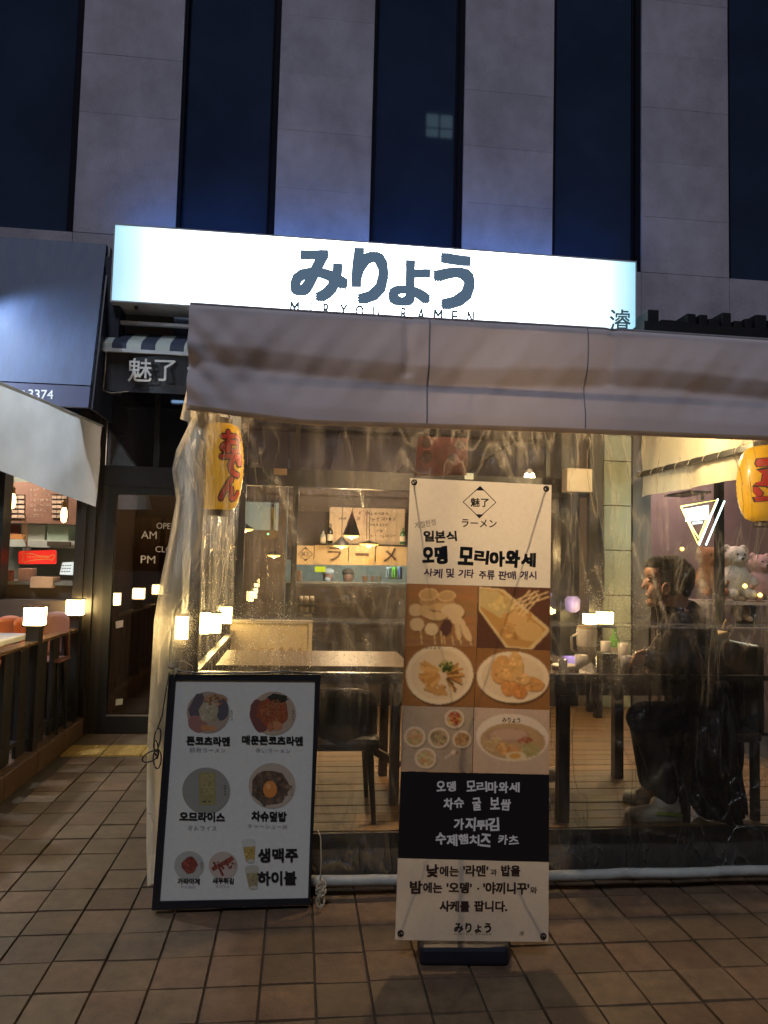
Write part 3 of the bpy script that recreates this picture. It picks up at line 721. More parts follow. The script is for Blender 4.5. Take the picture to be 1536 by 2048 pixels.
# roof, slightly rising to the wall
def roof(u, v):
    x = TXL+(TXR-TXL)*u; return (x, 3.5+v*2.9, zc0+.16*v-.05*math.sin(math.pi*((u*3) % 1))*math.sin(math.pi*v))
MB().grid(roof, 36, 12).obj('roof', M_canvas, tent, smooth=True)
# side valances (inner faces show yellow in the lamp light)
def sidev(X, dx):
    def f(u, v):
        y = 3.53+u*2.95; return (X+dx*.02*noise1(y*4+v), y, 2.19+(zc0+.14*u-2.19)*v)
    return f
MB().grid(sidev(TXR, 1), 40, 6).obj('side_valance', M_canvas_in, tent, smooth=True)
MB().grid(sidev(TXL-.005, 1), 40, 6).obj('side_valance', M_canvas_in, tent, smooth=True)
# left outer fold of the valance, pulled down along the curtain edge
def leftflap(u, v):
    z = zc0-.02+(2.22-zc0)*v
    x0 = TXL+.002; w = .035+.05*math.sin(min(1, v*1.3)*math.pi)
    return (x0-w*u*.8-.02*v, 3.50+.02*u+.02*math.sin(v*9+u*4), z)
# frame
def pipe(name, a, b, r=.02): return MB().tube([a, b], r, 10).obj(name, M_steel_dk, tent, smooth=False)
pL = P(388, 840, Y=3.66)
MB().box(TXL+.035, 3.60, DECK, TXL+.085, 3.65, zc0-.05).obj('post', M_steel_dk, tent)
MB().box(TXR-.10, 3.60, DECK, TXR-.05, 3.65, zc0-.05).obj('post', M_steel_dk, tent)
MB().box(TXL+.02, 6.50, DECK, TXL+.07, 6.55, zc0+.05).obj('post', M_steel_dk, tent)
pR = P(1190, 900, Y=6.45)
MB().box(pR.x-.06, 6.42, DECK, pR.x+.06, 6.48, zc0+.08).obj('post', M_steel_dk, tent)
pipe('top_rail', (TXL+.04, 3.58, zc0-.05), (TXR-.05, 3.58, zc0-.05))
pipe('low_rail', (TXL+.04, 3.575, 2.40), (TXR-.05, 3.575, 2.40), .016)
pipe('rear_rail', (TXL+.04, 6.45, zc0+.03), (TXR-.05, 6.45, zc0+.03))
for x in (.35, 1.25, 2.15): pipe('rafter', (x, 3.6, zc0-.03), (x, 6.45, zc0+.08), .016)
pipe('side_rail', (TXL+.05, 3.6, 2.36), (TXL+.05, 6.5, 2.36), .016)
# right side pipe with the laced cord
a = P(1205, 947, Y=6.40)
zr = a.z
MB().box(TXR-.07, 3.65, zr-.02, TXR-.03, 6.42, zr+.02).obj('side_rail', M_steel_dk, tent)
lace = []
for k in range(90):
    y = 3.7+k*.03; t = k*.9
    lace.append((TXR-.05+.035*math.cos(t), y, zr+.034*math.sin(t)))
MB().tube(lace, .003, 5).obj('lacing_cord', M_rope, tent)

# vinyl curtains ---------------------------------------------------
def attrs(o, milk, wet):
    me = o.data
    for nm, fn in (('milk', milk), ('wet', wet)):
        a = me.attributes.new(nm, 'FLOAT', 'POINT')
        a.data.foreach_set('value', [fn(v.co) for v in me.vertices])
zb0 = P(1000, 1752, Y=TYF-.03).z
xe_pts = [(2.25, TXL+.0), (2.05, -.60), (1.92, -.645), (1.80, -.63), (1.6, -.67), (1.4, -.72), (1.2, -.735), (1.0, -.735), (.6, -.735), (.3, -.72), (.1, -.70)]
XE = [(P(385, 830, Y=TYF).z, P(386, 830, Y=TYF).x)]+[(P(x, y, Y=TYF).z, P(x, y, Y=TYF).x) for x, y in
      ((352, 900), (344, 940), (352, 1000), (336, 1090), (322, 1160), (308, 1240), (303, 1340), (297, 1450), (295, 1560), (296, 1680), (300, 1790))]
def xedge(z):
    if z >= XE[0][0]: return XE[0][1]
    for (a, xa), (b, xb) in zip(XE, XE[1:]):
        if z >= b: return xb+(xa-xb)*(z-b)/(a-b)
    return XE[-1][1]
def curtain(u, v):
    z = zb0+(2.26-zb0)*v
    xl_ = xedge(z); x = xl_+(TXR-xl_)*(u**1.15)
    y = TYF+.006*noise1(x*3+z)+.004*noise1(x*13+2*z)
    d = x-xl_
    y += .026*math.sin(d*46+z*1.5)*math.exp(-d*7.5)*(1.15-.3*v)-.05*math.exp(-d*9)*(1-v)
    for xc, zc_, a_, sl in ((.3, 1.9, .02, .32), (1.9, 1.35, .02, -.25), (2.25, 1.2, .015, .1)):
        t = (x-xc)+(z-zc_)*sl
        y += a_*math.exp(-(t/.035)**2)*math.exp(-((z-zc_)/.5)**2)
    return (x, y, z)
CREASE_GLINTS = []  # painted streaks of haze where creases catch light and the neon reflects
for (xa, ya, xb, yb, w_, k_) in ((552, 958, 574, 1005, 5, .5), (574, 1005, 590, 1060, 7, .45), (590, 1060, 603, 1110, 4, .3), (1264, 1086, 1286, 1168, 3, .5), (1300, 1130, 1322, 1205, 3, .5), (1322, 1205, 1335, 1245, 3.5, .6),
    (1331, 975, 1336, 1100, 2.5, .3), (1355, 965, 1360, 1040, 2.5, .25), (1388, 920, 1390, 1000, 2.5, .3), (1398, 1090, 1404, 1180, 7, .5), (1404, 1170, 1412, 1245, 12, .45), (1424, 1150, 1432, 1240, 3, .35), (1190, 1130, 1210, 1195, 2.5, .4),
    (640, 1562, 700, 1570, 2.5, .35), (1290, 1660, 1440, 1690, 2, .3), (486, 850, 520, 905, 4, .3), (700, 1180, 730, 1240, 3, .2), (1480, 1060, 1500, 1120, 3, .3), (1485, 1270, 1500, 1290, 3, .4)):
    a_, b_ = P(xa, ya, Y=TYF), P(xb, yb, Y=TYF); CREASE_GLINTS.append((a_.x, a_.z, b_.x, b_.z, w_/1480*3.55, k_))
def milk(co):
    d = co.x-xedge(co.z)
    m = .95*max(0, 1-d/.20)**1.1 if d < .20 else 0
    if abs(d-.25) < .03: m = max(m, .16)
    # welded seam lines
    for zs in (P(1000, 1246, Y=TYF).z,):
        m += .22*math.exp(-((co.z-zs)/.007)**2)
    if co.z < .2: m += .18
    for (x0, z0, x1, z1, w_, k_) in CREASE_GLINTS:
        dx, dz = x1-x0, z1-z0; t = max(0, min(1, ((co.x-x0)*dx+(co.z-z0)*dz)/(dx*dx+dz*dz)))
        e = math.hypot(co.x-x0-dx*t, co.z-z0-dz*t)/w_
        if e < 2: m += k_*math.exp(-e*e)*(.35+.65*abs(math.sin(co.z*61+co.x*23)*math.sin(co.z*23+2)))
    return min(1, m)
def bell(x, a, b, s): return 1/(1+math.exp(-(x-a)/s))*1/(1+math.exp((x-b)/s))
def wet(co):  # condensation areas, enlarged to carry the painted lamp glow
    w = bell(co.x, -.53, .05, .05)*bell(co.z, 1.03, 1.32, .04)
    w = max(w, bell(co.x, .0, .45, .10)*bell(co.z, .98, 1.12, .04)*.7)
    w = max(w, .85*bell(co.x, 1.40, 1.70, .06)*bell(co.z, .98, 1.55, .06))
    w = max(w, .45*bell(co.x, 1.3, 1.75, .08)*bell(co.z, 1.28, 1.5, .05))
    w = max(w, .45*bell(co.x, 1.98, 2.12, .03)*bell(co.z, 1.25, 1.6, .05))  # painted sparkle for the neon's reflection
    return w
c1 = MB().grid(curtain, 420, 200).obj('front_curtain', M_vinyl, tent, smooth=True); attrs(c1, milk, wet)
def sidec(X):
    def f(u, v):
        z = DECK+.05+(2.3-DECK-.05)*v; y = 3.60+u*2.9
        return (X+.02*noise1(y*6+z)+.012*math.sin(y*31+z*2), y, z)
    return f
c2 = MB().grid(sidec(TXL+.0), 90, 40).obj('side_curtain', M_vinyl, tent, smooth=True); attrs(c2, lambda c: .16+.12*math.sin(c.y*17)**2, lambda c: .5*bell(c.z, 1.0, 1.45, .05))
c3 = MB().grid(lambda u, v: sidec(TXR)(u*.2, v), 60, 40).obj('side_curtain', M_vinyl_s, tent, smooth=True); attrs(c3, lambda c: .05, lambda c: 0)
# horizontal strap / seam pair and the white pipe in the bottom hem
zs = P(1000, 1246, Y=TYF).z
M_strap = glass_mat('vinyl_strap', (.80, .78, .72), .15, 2.2, .35)
MB().grid(lambda u, v: (TXL+.2+u*3.4, TYF-.012+.004*noise1(u*20), zs-.013+.008*v), 60, 1).grid(lambda u, v: (TXL+.2+u*3.4, TYF-.012+.004*noise1(u*20), zs+.006+.006*v), 60, 1).obj('seam_tape', M_strap, tent)
zp = P(1000, 1754, Y=TYF-.06).z
M_pipe = mat('hem_pipe_wrap', (.33, .34, .32), .6, var=.2, scale=7, bump=.6, bscale=20)
MB().grid(lambda u, v: (.03+u*3.2, TYF-.06+.024*math.cos(v*6.283)+.003*noise1(u*30), zp+.024*math.sin(v*6.283)+.002*noise1(u*17)), 80, 10).obj('hem_pipe', M_pipe, tent, smooth=True)

# the lamp that lights the tent, tucked behind the valance
tb = thing('tent_bulb', 'bare warm bulb hanging behind the valance of the tent', 'lamp', (1.0, 4.2, 2.56))
MB().ico((1.0, 4.2, 2.56), .035, 2).obj('bulb', emis('warm_bulb', (1, .72, .38), 5), tb)
MB().lathe([(.018, 2.59), (.018, 2.65)], (1.0, 4.2, 0), 10).tube([(1.0, 4.2, 2.65), (1.0, 4.2, zc0+.0)], .004).obj('socket', M_black, tb)
l = bpy.data.lights.new('tent_light', 'POINT'); l.energy = 80; l.color = (1, .68, .36); l.shadow_soft_size = .06
lo = bpy.data.objects.new('tent_light', l); COL.objects.link(lo); lo.parent = tb; lo.location = (0, 0, -.06)

fill_bulb = thing('tent_bulb', 'added warm bulb out of sight in the tent, brightens the right side valance', 'lamp', (2.62, 5.2, 2.62))  # hidden bulb put in to lift the brightness of the right valance
MB().ico((2.62, 5.2, 2.62), .035, 2).obj('bulb', MATS['warm_bulb'], fill_bulb)
MB().lathe([(.018, 2.65), (.018, 2.71)], (2.62, 5.2, 0), 10).tube([(2.62, 5.2, 2.71), (2.62, 5.2, zc0+.08)], .004).obj('socket', M_black, fill_bulb)
l2 = bpy.data.lights.new('tent_light', 'POINT'); l2.energy = 30; l2.color = (1, .76, .38); l2.shadow_soft_size = .06
lo = bpy.data.objects.new('tent_light', l2); COL.objects.link(lo); lo.parent = fill_bulb; lo.location = (0, 0, -.06)
# ================================================================== DECK
M_deck = mat('deck_board', (.185, .105, .038), .42, var=.55, scale=5, stretch=(.6, 9, 9), bump=.35, bscale=30, objvar=.15)
M_fascia = mat('deck_fascia', (.022, .018, .016), .5, var=.3, scale=4, stretch=(.5, 1, 6))
deck = setting('wooden_deck')
y = 3.64; k = 0
while y < 6.68:
    MB().box(-.55, y+.003, DECK-.028, 3.1, min(y+.120, 6.69), DECK+random.uniform(-.0015, .0015)).obj('plank', M_deck, deck, bevel=.003); y += .123
MB().box(-.55, 3.615, .012, 3.1, 3.637, DECK-.03).obj('fascia', M_fascia, deck)
MB().box(-.55, 3.595, DECK-.06, 3.1, 3.612, DECK+.004).obj('edge_board', M_fascia, deck)
MB().box(-.55, 3.64, .012, -.53, 6.69, DECK-.03).obj('side_board', M_fascia, deck)

# hand rail across the front with the corner post lamp
M_rail = mat('rail_metal', (.035, .03, .027), .28, var=.2, scale=12, metal=.4)
M_cube = emis('lamp_glow', (1, .72, .28), 24)
M_cube_s = emis('lamp_glow_soft', (1, .70, .28), 11)
def cube_lamp(x, y, z, s, h, parent, mglow, framed=False, power=2.2):
    o = MB().box(x-s/2, y-s/2, z, x+s/2, y+s/2, z+h).obj('lamp', mglow, parent, bevel=.004)
    MB().box(x-s*.56, y-s*.56, z-.012, x+s*.56, y+s*.56, z-.001).box(x-s*.56, y-s*.56, z+h+.001, x+s*.56, y+s*.56, z+h+.010).obj('cap', M_rail, o)
    if framed:
        e = s*.5+.001; g = MB()
        for i in (-1, 1):
            for j in (-1, 1): g.box(x+i*e-.004, y+j*e-.004, z, x+i*e+.004, y+j*e+.004, z+h)
        g.obj('frame', M_rail, o)
    return o
def point(parent, loc, e, col=(1, .70, .32), r=.05):
    l = bpy.data.lights.new('lamp_light', 'POINT'); l.energy = e; l.color = col; l.shadow_soft_size = r
    lo = bpy.data.objects.new('lamp_light', l); COL.objects.link(lo); lo.parent = parent; lo.location = Vector(loc)-wpos(parent)
RZ = 1.0
rail = thing('deck_railing', 'dark low railing with glowing lamp posts round the ramen shop deck', 'railing', (TXL, 3.6, DECK))
MB().box(-.46, 3.60, RZ-.02, 3.0, 3.64, RZ+.005).obj('handrail', M_rail, rail)
cp = P(364, 1300, Y=3.62)
MB().box(cp.x-.04, 3.585, .012, cp.x+.04, 3.66, P(364, 1290, Y=3.62).z-.002).obj('post', M_rail, rail)
zA, zB = P(364, 1283, Y=3.6).z, P(364, 1238, Y=3.6).z
cube_lamp(cp.x, 3.62, zA+.012, .066, zB-zA, rail, M_cube_s, True)
XR = TXL+.07
for px_, Y, s in ((403, 4.30, .085), (424, 4.75, .10), (452, 5.45, .075)):
    p = P(px_, 1248 if px_ < 440 else 1232, Y=Y)
    MB().box(p.x-.032, Y-.032, DECK, p.x+.032, Y+.032, p.z-.055).obj('post', M_rail, rail)
    cube_lamp(p.x, Y, p.z-.05, s, .115, rail, M_cube, False)
MB().box(-.50, 3.68, RZ-.02, -.46, 6.4, RZ+.005).obj('side_handrail', M_rail, rail)
for k in range(16):
    y = 3.80+k*.165
    MB().box(-.495, y, DECK, -.475, y+.07, RZ-.021).obj('slat', M_fascia, rail)
# lamp pair on the right side railing
p = P(1196, 1236, Y=6.2)
MB().box(p.x-.03, 6.17, DECK, p.x+.03, 6.23, p.z-.062).obj('post', M_rail, rail)
cube_lamp(p.x-.075, 6.2, p.z-.05, .09, .085, rail, M_cube); cube_lamp(p.x+.06, 6.2, p.z-.045, .11, .10, rail, M_cube)
MB().box(p.x-.14, 6.16, p.z-.08, p.x+.14, 6.24, p.z-.064).obj('shelf', M_rail, rail)

# ================================================================== NEIGHBOUR ON THE LEFT
fen = thing('neighbour_fence', 'dark slatted terrace fence with glowing cube lamps at the left edge', 'fence', (-1.9, 4.5, .14))
FX = -1.88
HZ = .915
M_slat = mat('fence_slat', (.024, .022, .022), .5, var=.25, scale=6)
for Y in (3.25, 4.42, 5.62, 6.58):
    MB().box(FX-.045, Y-.045, .14, FX+.045, Y+.045, HZ+.10).obj('post', M_slat, fen)
    cube_lamp(FX, Y, HZ+.112, .12 if Y < 6 else .118, .125, fen, M_cube)
for a, b in ((2.0, 3.2), (3.3, 4.37), (4.47, 5.57), (5.67, 6.53)):
    MB().add([(FX-.05, a, HZ), (FX+.05, a, HZ), (FX+.05, b, HZ), (FX-.05, b, HZ), (FX-.05, a, HZ-.02), (FX+.05, a, HZ-.02), (FX+.05, b, HZ-.02), (FX-.05, b, HZ-.02)],
             [(0, 1, 2, 3), (7, 6, 5, 4), (0, 4, 5, 1), (1, 5, 6, 2), (2, 6, 7, 3), (3, 7, 4, 0)]).obj('handrail', mat('handrail_varnished', (.22, .13, .06), .22, var=.3, coat=.5), fen)
    MB().box(FX-.02, a, .24, FX+.02, b, .27).obj('bottom_rail', M_slat, fen)
    n = max(1, round((b-a)/.27))
    for k in range(n):
        y = a+(k+.5)*(b-a)/n
        MB().box(FX-.012, y-.085, .15, FX+.012, y+.075, HZ-.021).obj('slat', M_slat, fen)
# hanging side flap of the neighbour's canopy
nv = thing('neighbour_canopy', 'grubby white side flap of the neighbouring canopy at upper left', 'canopy', (-1.8, 5, 2.2))
A, B_, C_, D_ = P(206, 852, Y=6.62), P(190, 1014, Y=6.62), P(0, 942, Y=4.9), P(0, 767, Y=4.9)
def flap(u, v):
    t = u*2.1
    top = A+(D_-A)*t; bot = B_+(C_-B_)*t
    q = bot+(top-bot)*v
    q = Vector(q); q.x += .006*noise1(u*9+v*3)+.004*math.sin(v*4+u*20)
    return tuple(q)
MB().grid(flap, 60, 14).obj('side_flap', M_canvas_dirty, nv, smooth=True)
MB().tube([flap(0, 1), flap(.25, 1), flap(.5, 1), flap(1, 1)], .012).obj('edge_pipe', M_alu_w, nv)
MB().tube([Vector(flap(0, 1))+Vector((0, 0, .0)), Vector(flap(0, 1))+Vector((-3, 0, .05))], .012).obj('rear_pipe', M_alu_w, nv)
# terrace table and orange chairs
M_white_top = mat('white_tabletop', (.45, .45, .47), .35)
nt1 = thing('terrace_table', 'grey white terrace table just behind the fence at the left edge', 'table', (-2.6, 5.7, .14))
tz = .925
MB().box(-3.3, 5.45, tz-.045, -2.05, 6.02, tz).obj('tabletop', M_white_top, nt1, bevel=.006)
for x in (-3.2, -2.12):
    for y in (5.5, 5.95): MB().box(x-.02, y-.02, .13, x+.02, y+.02, tz-.046).obj('leg', M_black, nt1)
nt2 = thing('terrace_table', 'second grey terrace table close to the neighbour window, behind the first', 'table', (-2.6, 6.3, .14))
MB().box(-3.6, 6.38, tz-.045, -2.07, 6.66, tz+.0).obj('tabletop', M_white_top, nt2, bevel=.006)
for x in (-3.5, -2.12):
    for y in (6.42, 6.62): MB().box(x-.02, y-.02, .13, x+.02, y+.02, tz-.036).obj('leg', M_black, nt2)
M_orange = mat('orange_plastic', (.42, .11, .035), .45)
for i, (px_, lab) in enumerate(((12, 'orange shell chair cut by the left picture edge behind the grey table'), (52, 'orange shell chair beside the glowing fence lamp'), (106, 'pinkish shell chair between the two fence lamps'))):
    p = P(px_, 1233 if i < 2 else 1225, Y=6.2)
    c = thing('shell_chair', lab, 'chair', (p.x, p.y, .14), 'shell chairs on the neighbouring terrace')
    m_ = M_orange if i < 2 else mat('pink_plastic', (.28, .13, .10), .45)
    zt_ = p.z
    def back(u, v):
        a = (u-.5)*2.2; return (p.x+.12*math.sin(a), p.y+.10*math.cos(a)+.05*(1-v), zt_-.36+.36*v-.05*abs(u-.5)**2*4*v)
    MB().grid(back, 14, 8).obj('backrest', m_, c, smooth=True).modifiers.new('thick', 'SOLIDIFY').thickness = .01
    MB().box(p.x-.12, p.y-.14, zt_-.38, p.x+.12, p.y+.12, zt_-.355).obj('seat', m_, c, bevel=.01)
    for dx in (-.1, .1):
        for dy in (-.1, .1): MB().tube([(p.x+dx*.8, p.y+dy*.8, zt_-.38), (p.x+dx*1.1, p.y+dy*1.1, .13)], .012).obj('leg', M_black, c)

# neighbour shop seen through its window
nw = thing('neighbour_shop', 'neighbouring snack shop front with open serving window at left', 'building', (-4, FY, 0))
wz0, wz1 = P(60, 1200, Y=FY).z, 2.72
MB().box(-7, FY-.02, .0, XA-.003, FY+.15, wz0).obj('lower_wall', mat('neighbour_wall', (.07, .05, .04), .6, var=.3), nw)
MB().box(-7, FY-.02, wz1, XA-.003, FY+.15, 4.11).obj('upper_wall', M_navy, nw)
xw0 = P(8, 1050, Y=FY).x
MB().box(xw0-.3, FY-.03, wz0, xw0, FY+.15, wz1).obj('window_post', M_black, nw)
MB().box(-7, FY-.02, wz0, xw0-.31, FY+.15, wz1).obj('side_wall', M_black, nw)
IY = 8.3
MB().box(-6, IY, 0, XA-.004, IY+.1, 3).obj('back_wall', mat('snack_wall', (.35, .42, .38), .6), nw)
MB().box(XA-.05, FY+.16, 0, XA-.004, IY, 3).obj('side_panel', mat('snack_side', (.3, .27, .25), .6), nw)
MB().box(-6, FY+.16, 2.75, XA-.055, IY, 2.8).obj('ceiling', mat('snack_ceiling', (.4, .36, .33), .7), nw)
MB().box(-6, FY+.16, .13, XA-.055, IY, .15).obj('floor', M_wallin, nw)
point(nw, (-3.1, 7.3, 2.55), 34, (1, .80, .62), .15)
# wall menu with lamps
wm = thing('wall_menu', 'brown wall menu with rows of pale writing in the snack shop', 'menu board', P(80, 1030, Y=7.9))
def rectY(px0, py0, px1, py1, Y):
    a, b = P(px0, (py0+py1)/2, Y=Y), P(px1, (py0+py1)/2, Y=Y); c, d = P((px0+px1)/2, py0, Y=Y), P((px0+px1)/2, py1, Y=Y)
    return a.x, b.x, d.z, c.z
x0, x1, z0, z1 = rectY(8, 965, 152, 1047, 7.9)
MB().box(x0-.1, 7.9, z0, x1+.05, 7.92, z1).obj('panel', mat('menu_brown', (.27, .15, .11), .6, var=.2), wm)
bd = Board((0, 7.898, 0), (0, -1, 0)); M_print = print_mat('print_ink')
mb = MB()
def scribble(bd, mb, x0, y0, x1, h, col, lift=.001, rot=0.):
    """rows of writing too small to read in the photograph: separate short strokes"""
    x = x0
    while x < x1:
        w = h*(.7+.5*random.random())
        if random.random() < .86:
            for _ in range(4):
                ax, ay = x+random.random()*w*.8, y0+random.random()*h
                if random.random() < .5: bd.strip(mb, ax, ay, ax+w*.45, ay+random.uniform(-.1, .1)*h, h*.16, lift, col)
                else: bd.strip(mb, ax, y0+h*.1*random.random(), ax+random.uniform(-.1, .1)*h, y0+h*(.6+.4*random.random()), h*.16, lift, col)
        x += w*1.15
for k, (a_, b_) in enumerate(((60, 86), (60, 99), (58, 102), (60, 101), (60, 92), (60, 84))):
    scribble(bd, mb, a_, 977+k*10.2, b_, 5.5, (.62, .5, .42))
for k in range(5): scribble(bd, mb, 118, 986+k*9.5, 128, 4.5, (.7, .6, .5))
mb.obj('lettering', M_print, wm, cols=True)
for k in range(6):
    for (xa, xb) in ((10, 50), (104, 134)):
        q0, q1 = P(xa, 989+k*9.6, Y=7.895), P(xb, 991+k*9.6, Y=7.895)
        MB().box(q0.x, 7.885, q0.z-.004, q1.x, 7.897, q0.z+.004).obj('rail', M_black, wm)
        if k < 5:
            for j in range(3):
                t0 = P(xa+(xb-xa)*(j+.05)/3, 990+k*9.6, Y=7.892); t1 = P(xa+(xb-xa)*(j+.9)/3, 997.5+k*9.6, Y=7.892)
                MB().box(t0.x, 7.886, t1.z, t1.x, 7.896, t0.z-.006).obj('price_card', mat('price_card', (.62, .48, .38), .5, objvar=.2), wm)
for px_, py_, lab in ((25, 1000, 'glowing filament bulb nearer the left picture edge'), (128, 1028, 'glowing filament bulb hanging lower, nearer the ribbed pillar')):
    p = P(px_, py_, Y=7.2)
    fb = thing('filament_bulb', lab, 'lamp', p, 'filament bulbs in the snack shop')
    MB().lathe([(.0, -.085), (.022, -.07), (.030, -.02), (.026, .03), (.016, .06)], p, 14).obj('bulb', emis('filament', (1, .70, .25), 4.5), fb, smooth=True)
    MB().lathe([(.020, .06), (.022, .11), (.008, .13)], p, 12).tube([p+Vector((0, 0, .13)), p+Vector((0, 0, .5))], .003).obj('socket', mat('brass', (.3, .17, .06), .4, metal=.7), fb)
# cabinets, hood, shelf, boxes, terminal, red arrow sign
def boxthing(name, lab, cat, r, Y, d, m, group=None, bevel=.004):
    x0, x1, z0, z1 = rectY(*r, Y); o = MB().box(x0, Y, z0, x1, Y+d, z1).obj(name, m, bevel=bevel); tag(o, lab, cat, group); return o
M_mint = mat('mint_board', (.42, .58, .48), .5); M_paper = mat('paper', (.6, .55, .5), .7); M_card = mat('cardboard', (.5, .32, .2), .75)
boxthing('wall_cabinet', 'pale mint cabinet door right under the brown wall menu', 'cabinet', (94, 1050, 137, 1082), 8.0, .25, M_mint)
boxthing('wall_cabinet', 'white panel left of the mint cabinet in the snack shop', 'cabinet', (40, 1050, 90, 1082), 8.02, .2, mat('pale_panel', (.5, .55, .5), .5))
boxthing('ventilation_box', 'reddish brown box at the left end of the snack shop shelf', 'box', (10, 1048, 38, 1068), 8.0, .2, mat('red_brown', (.2, .07, .05), .6))
boxthing('light_shelf', 'bright orange and white lit shelf strip in the snack shop', 'shelf', (8, 1068, 48, 1078), 7.98, .2, mat('orange_strip', (.65, .3, .1), .5))
boxthing('steel_hood', 'pale steel extractor hood along the snack shop wall', 'hood', (8, 1080, 150, 1095), 7.95, .3, mat('pale_steel', (.6, .68, .66), .4))
boxthing('hood_front', 'dark edged tray hanging under the mint cabinet', 'tray', (94, 1083, 140, 1092), 7.9, .04, mat('dark_tray', (.10, .09, .07), .5))
t = thing('red_arrow_sign', 'red rounded sign with a yellow outlined arrow hanging in the snack window', 'sign', P(74, 1114, Y=7.0))
bd2 = Board((0, 7.0, 0), (0, -1, 0))
pts = []
for cx, cyy, a0 in ((108, 1104, -90), (108, 1124, 0), (41, 1124, 90), (41, 1106, 180)):
    for k in range(5):
        a = R(a0+k*22.5); pts.append((cx+4*math.cos(a), cyy+4*math.sin(a)))
MB().prism([bd2.pt(x, y) for x, y in pts], (0, .02, 0)).obj('plate', mat('red_sign', (.75, .03, .02), .35, emit=(.8, .03, .02), estr=.35), t)
mb = MB()
ol = [(44, 1107), (52, 1108), (62, 1107), (78, 1112), (98, 1113), (106, 1109), (110, 1112), (104, 1121), (100, 1118), (76, 1119), (62, 1121), (50, 1124), (43, 1121), (48, 1115), (44, 1107)]
for (a, b) in zip(ol, ol[1:]): bd2.strip(mb, *a, *b, 1.3, .003, (.8, .45, .1))
for i in range(9): bd2.strip(mb, 54+i*5, 1111+.5*i, 57+i*5, 1116-.2*i, 1.2, .003, (.8, .45, .1))
mb.obj('lettering', M_print, t, cols=True)
t = thing('order_terminal', 'white screen terminal showing rows of dark keys in the snack window', 'terminal', P(134, 1137, Y=7.1))
q = [P(125, 1125, Y=7.1), P(146, 1124, Y=7.1), P(144, 1150, Y=7.1), P(119, 1149, Y=7.1)]
MB().prism(q, (0, .03, 0)).obj('screen', emis('screen_white', (.75, .85, .82), .55, (.4, .4, .4)), t)
mb = MB(); bd3 = Board((0, 7.1, 0), (0, -1, 0))
for r_ in range(3):
    for c_ in range(4): bd3.strip(mb, 125+c_*4.8-r_, 1131+r_*6, 128+c_*4.8-r_, 1131+r_*6, 2.2, .002, (.05, .06, .06))
mb.obj('key', M_print, t, cols=True)
cnt = thing('snack_counter', 'dark serving counter under the snack shop window', 'counter', (-3, 7.2, 0))
xa, xb, za, zb = rectY(5, 1163, 148, 1230, 7.05)
MB().box(xa-1, 7.05, .151, XA-.06, 7.5, zb-.03).obj('body', mat('counter_brown', (.09, .06, .04), .5, var=.3), cnt)
MB().box(xa-1, 7.0, zb-.029, XA-.06, 7.55, zb).obj('worktop', mat('steel_dull', (.25, .25, .24), .4, metal=.5), cnt)
boxthing('carton', 'small white carton with tiny marks on the snack counter', 'box', (36, 1137, 62, 1163), 7.1, .15, mat('pink_card', (.62, .45, .4), .7))
boxthing('carton', 'brown cardboard box with a slot beside the white carton', 'box', (60, 1154, 106, 1176), 6.98, .2, M_card)
boxthing('poster', 'reddish poster at the far left of the snack counter', 'poster', (5, 1140, 28, 1170), 7.02, .01, mat('poster_red', (.25, .08, .07), .6, var=.7, scale=40))
bz = thing('potted_branch', 'thin dried branches in a vase in front of the brown wall menu', 'plant', P(54, 1120, Y=7.4))
mb = MB()
for k in range(9):
    p0 = P(54, 1095, Y=7.4); a = P(50+random.uniform(-6, 6), 1065+random.uniform(-8, 8), Y=7.4); b = P(54+random.uniform(-22, 22), 1035+random.uniform(-15, 10), Y=7.4)
    mb.tube([p0, a, b], .004, 5, .0015)
mb.obj('branch', mat('twig', (.4, .25, .15), .8), bz)
p0 = P(54, 1095, Y=7.4); MB().lathe([(.05, -.16), (.06, -.1), (.03, 0), (.035, .01)], p0, 14).obj('vase', mat('vase_grey', (.35, .38, .38), .3), bz, smooth=True)
# ================================================================== INSIDE THE SHOP
NY = 9.2
nor = thing('ramen_noren', 'row of cream cloth panels with brown katakana over the kitchen hatch', 'noren', P(700, 1110, Y=NY))
bd = Board((0, NY-.004, 0), (0, -1, 0)); M_noren = mat('noren_cloth', (.52, .38, .22), .8, var=.12, scale=3)
cols_ = [583, 628, 697, 751, 815, 880]
for i in range(5):
    x0, x1, z0, z1 = rectY(cols_[i]+.8, 1091 if i < 3 else 1093, cols_[i+1]-.8, 1129+i*.6, NY)
    MB().grid(lambda u, v: (x0+(x1-x0)*u, NY+.006*math.sin(u*5+i), z0+(z1-z0)*v), 6, 1).obj('panel', M_noren, nor, smooth=True)
M_brown_ink = mat('brown_ink', (.07, .03, .015), .7)
bd.text('ラ', 669, 1108, 27, 27, None, .012, .02, 2).obj('lettering', M_brown_ink, nor)
bd.text('ー', 724, 1109, 27, 6, None, .012, .02, 2).obj('lettering', M_brown_ink, nor)
bd.text('メ', 780, 1110, 25, 28, None, .012, .02, 2).obj('lettering', M_brown_ink, nor)
bd.text('ン', 842, 1111, 25, 26, None, .012, .02, 2).obj('lettering', M_brown_ink, nor)
mb = MB()
c = (611, 1108)
for a, b in (((-14, 0), (0, -14)), ((0, -14), (14, 0)), ((14, 0), (0, 14)), ((0, 14), (-14, 0))): bd.strip(mb, c[0]+a[0], c[1]+a[1], c[0]+b[0], c[1]+b[1], 1.2, .012, (0, 0, 0))
bd.quad(mb, [(607, 1098), (611, 1094), (615, 1098)], .013); bd.quad(mb, [(607, 1118), (615, 1118), (611, 1122)], .013)
mb.obj('emblem', M_brown_ink, nor)
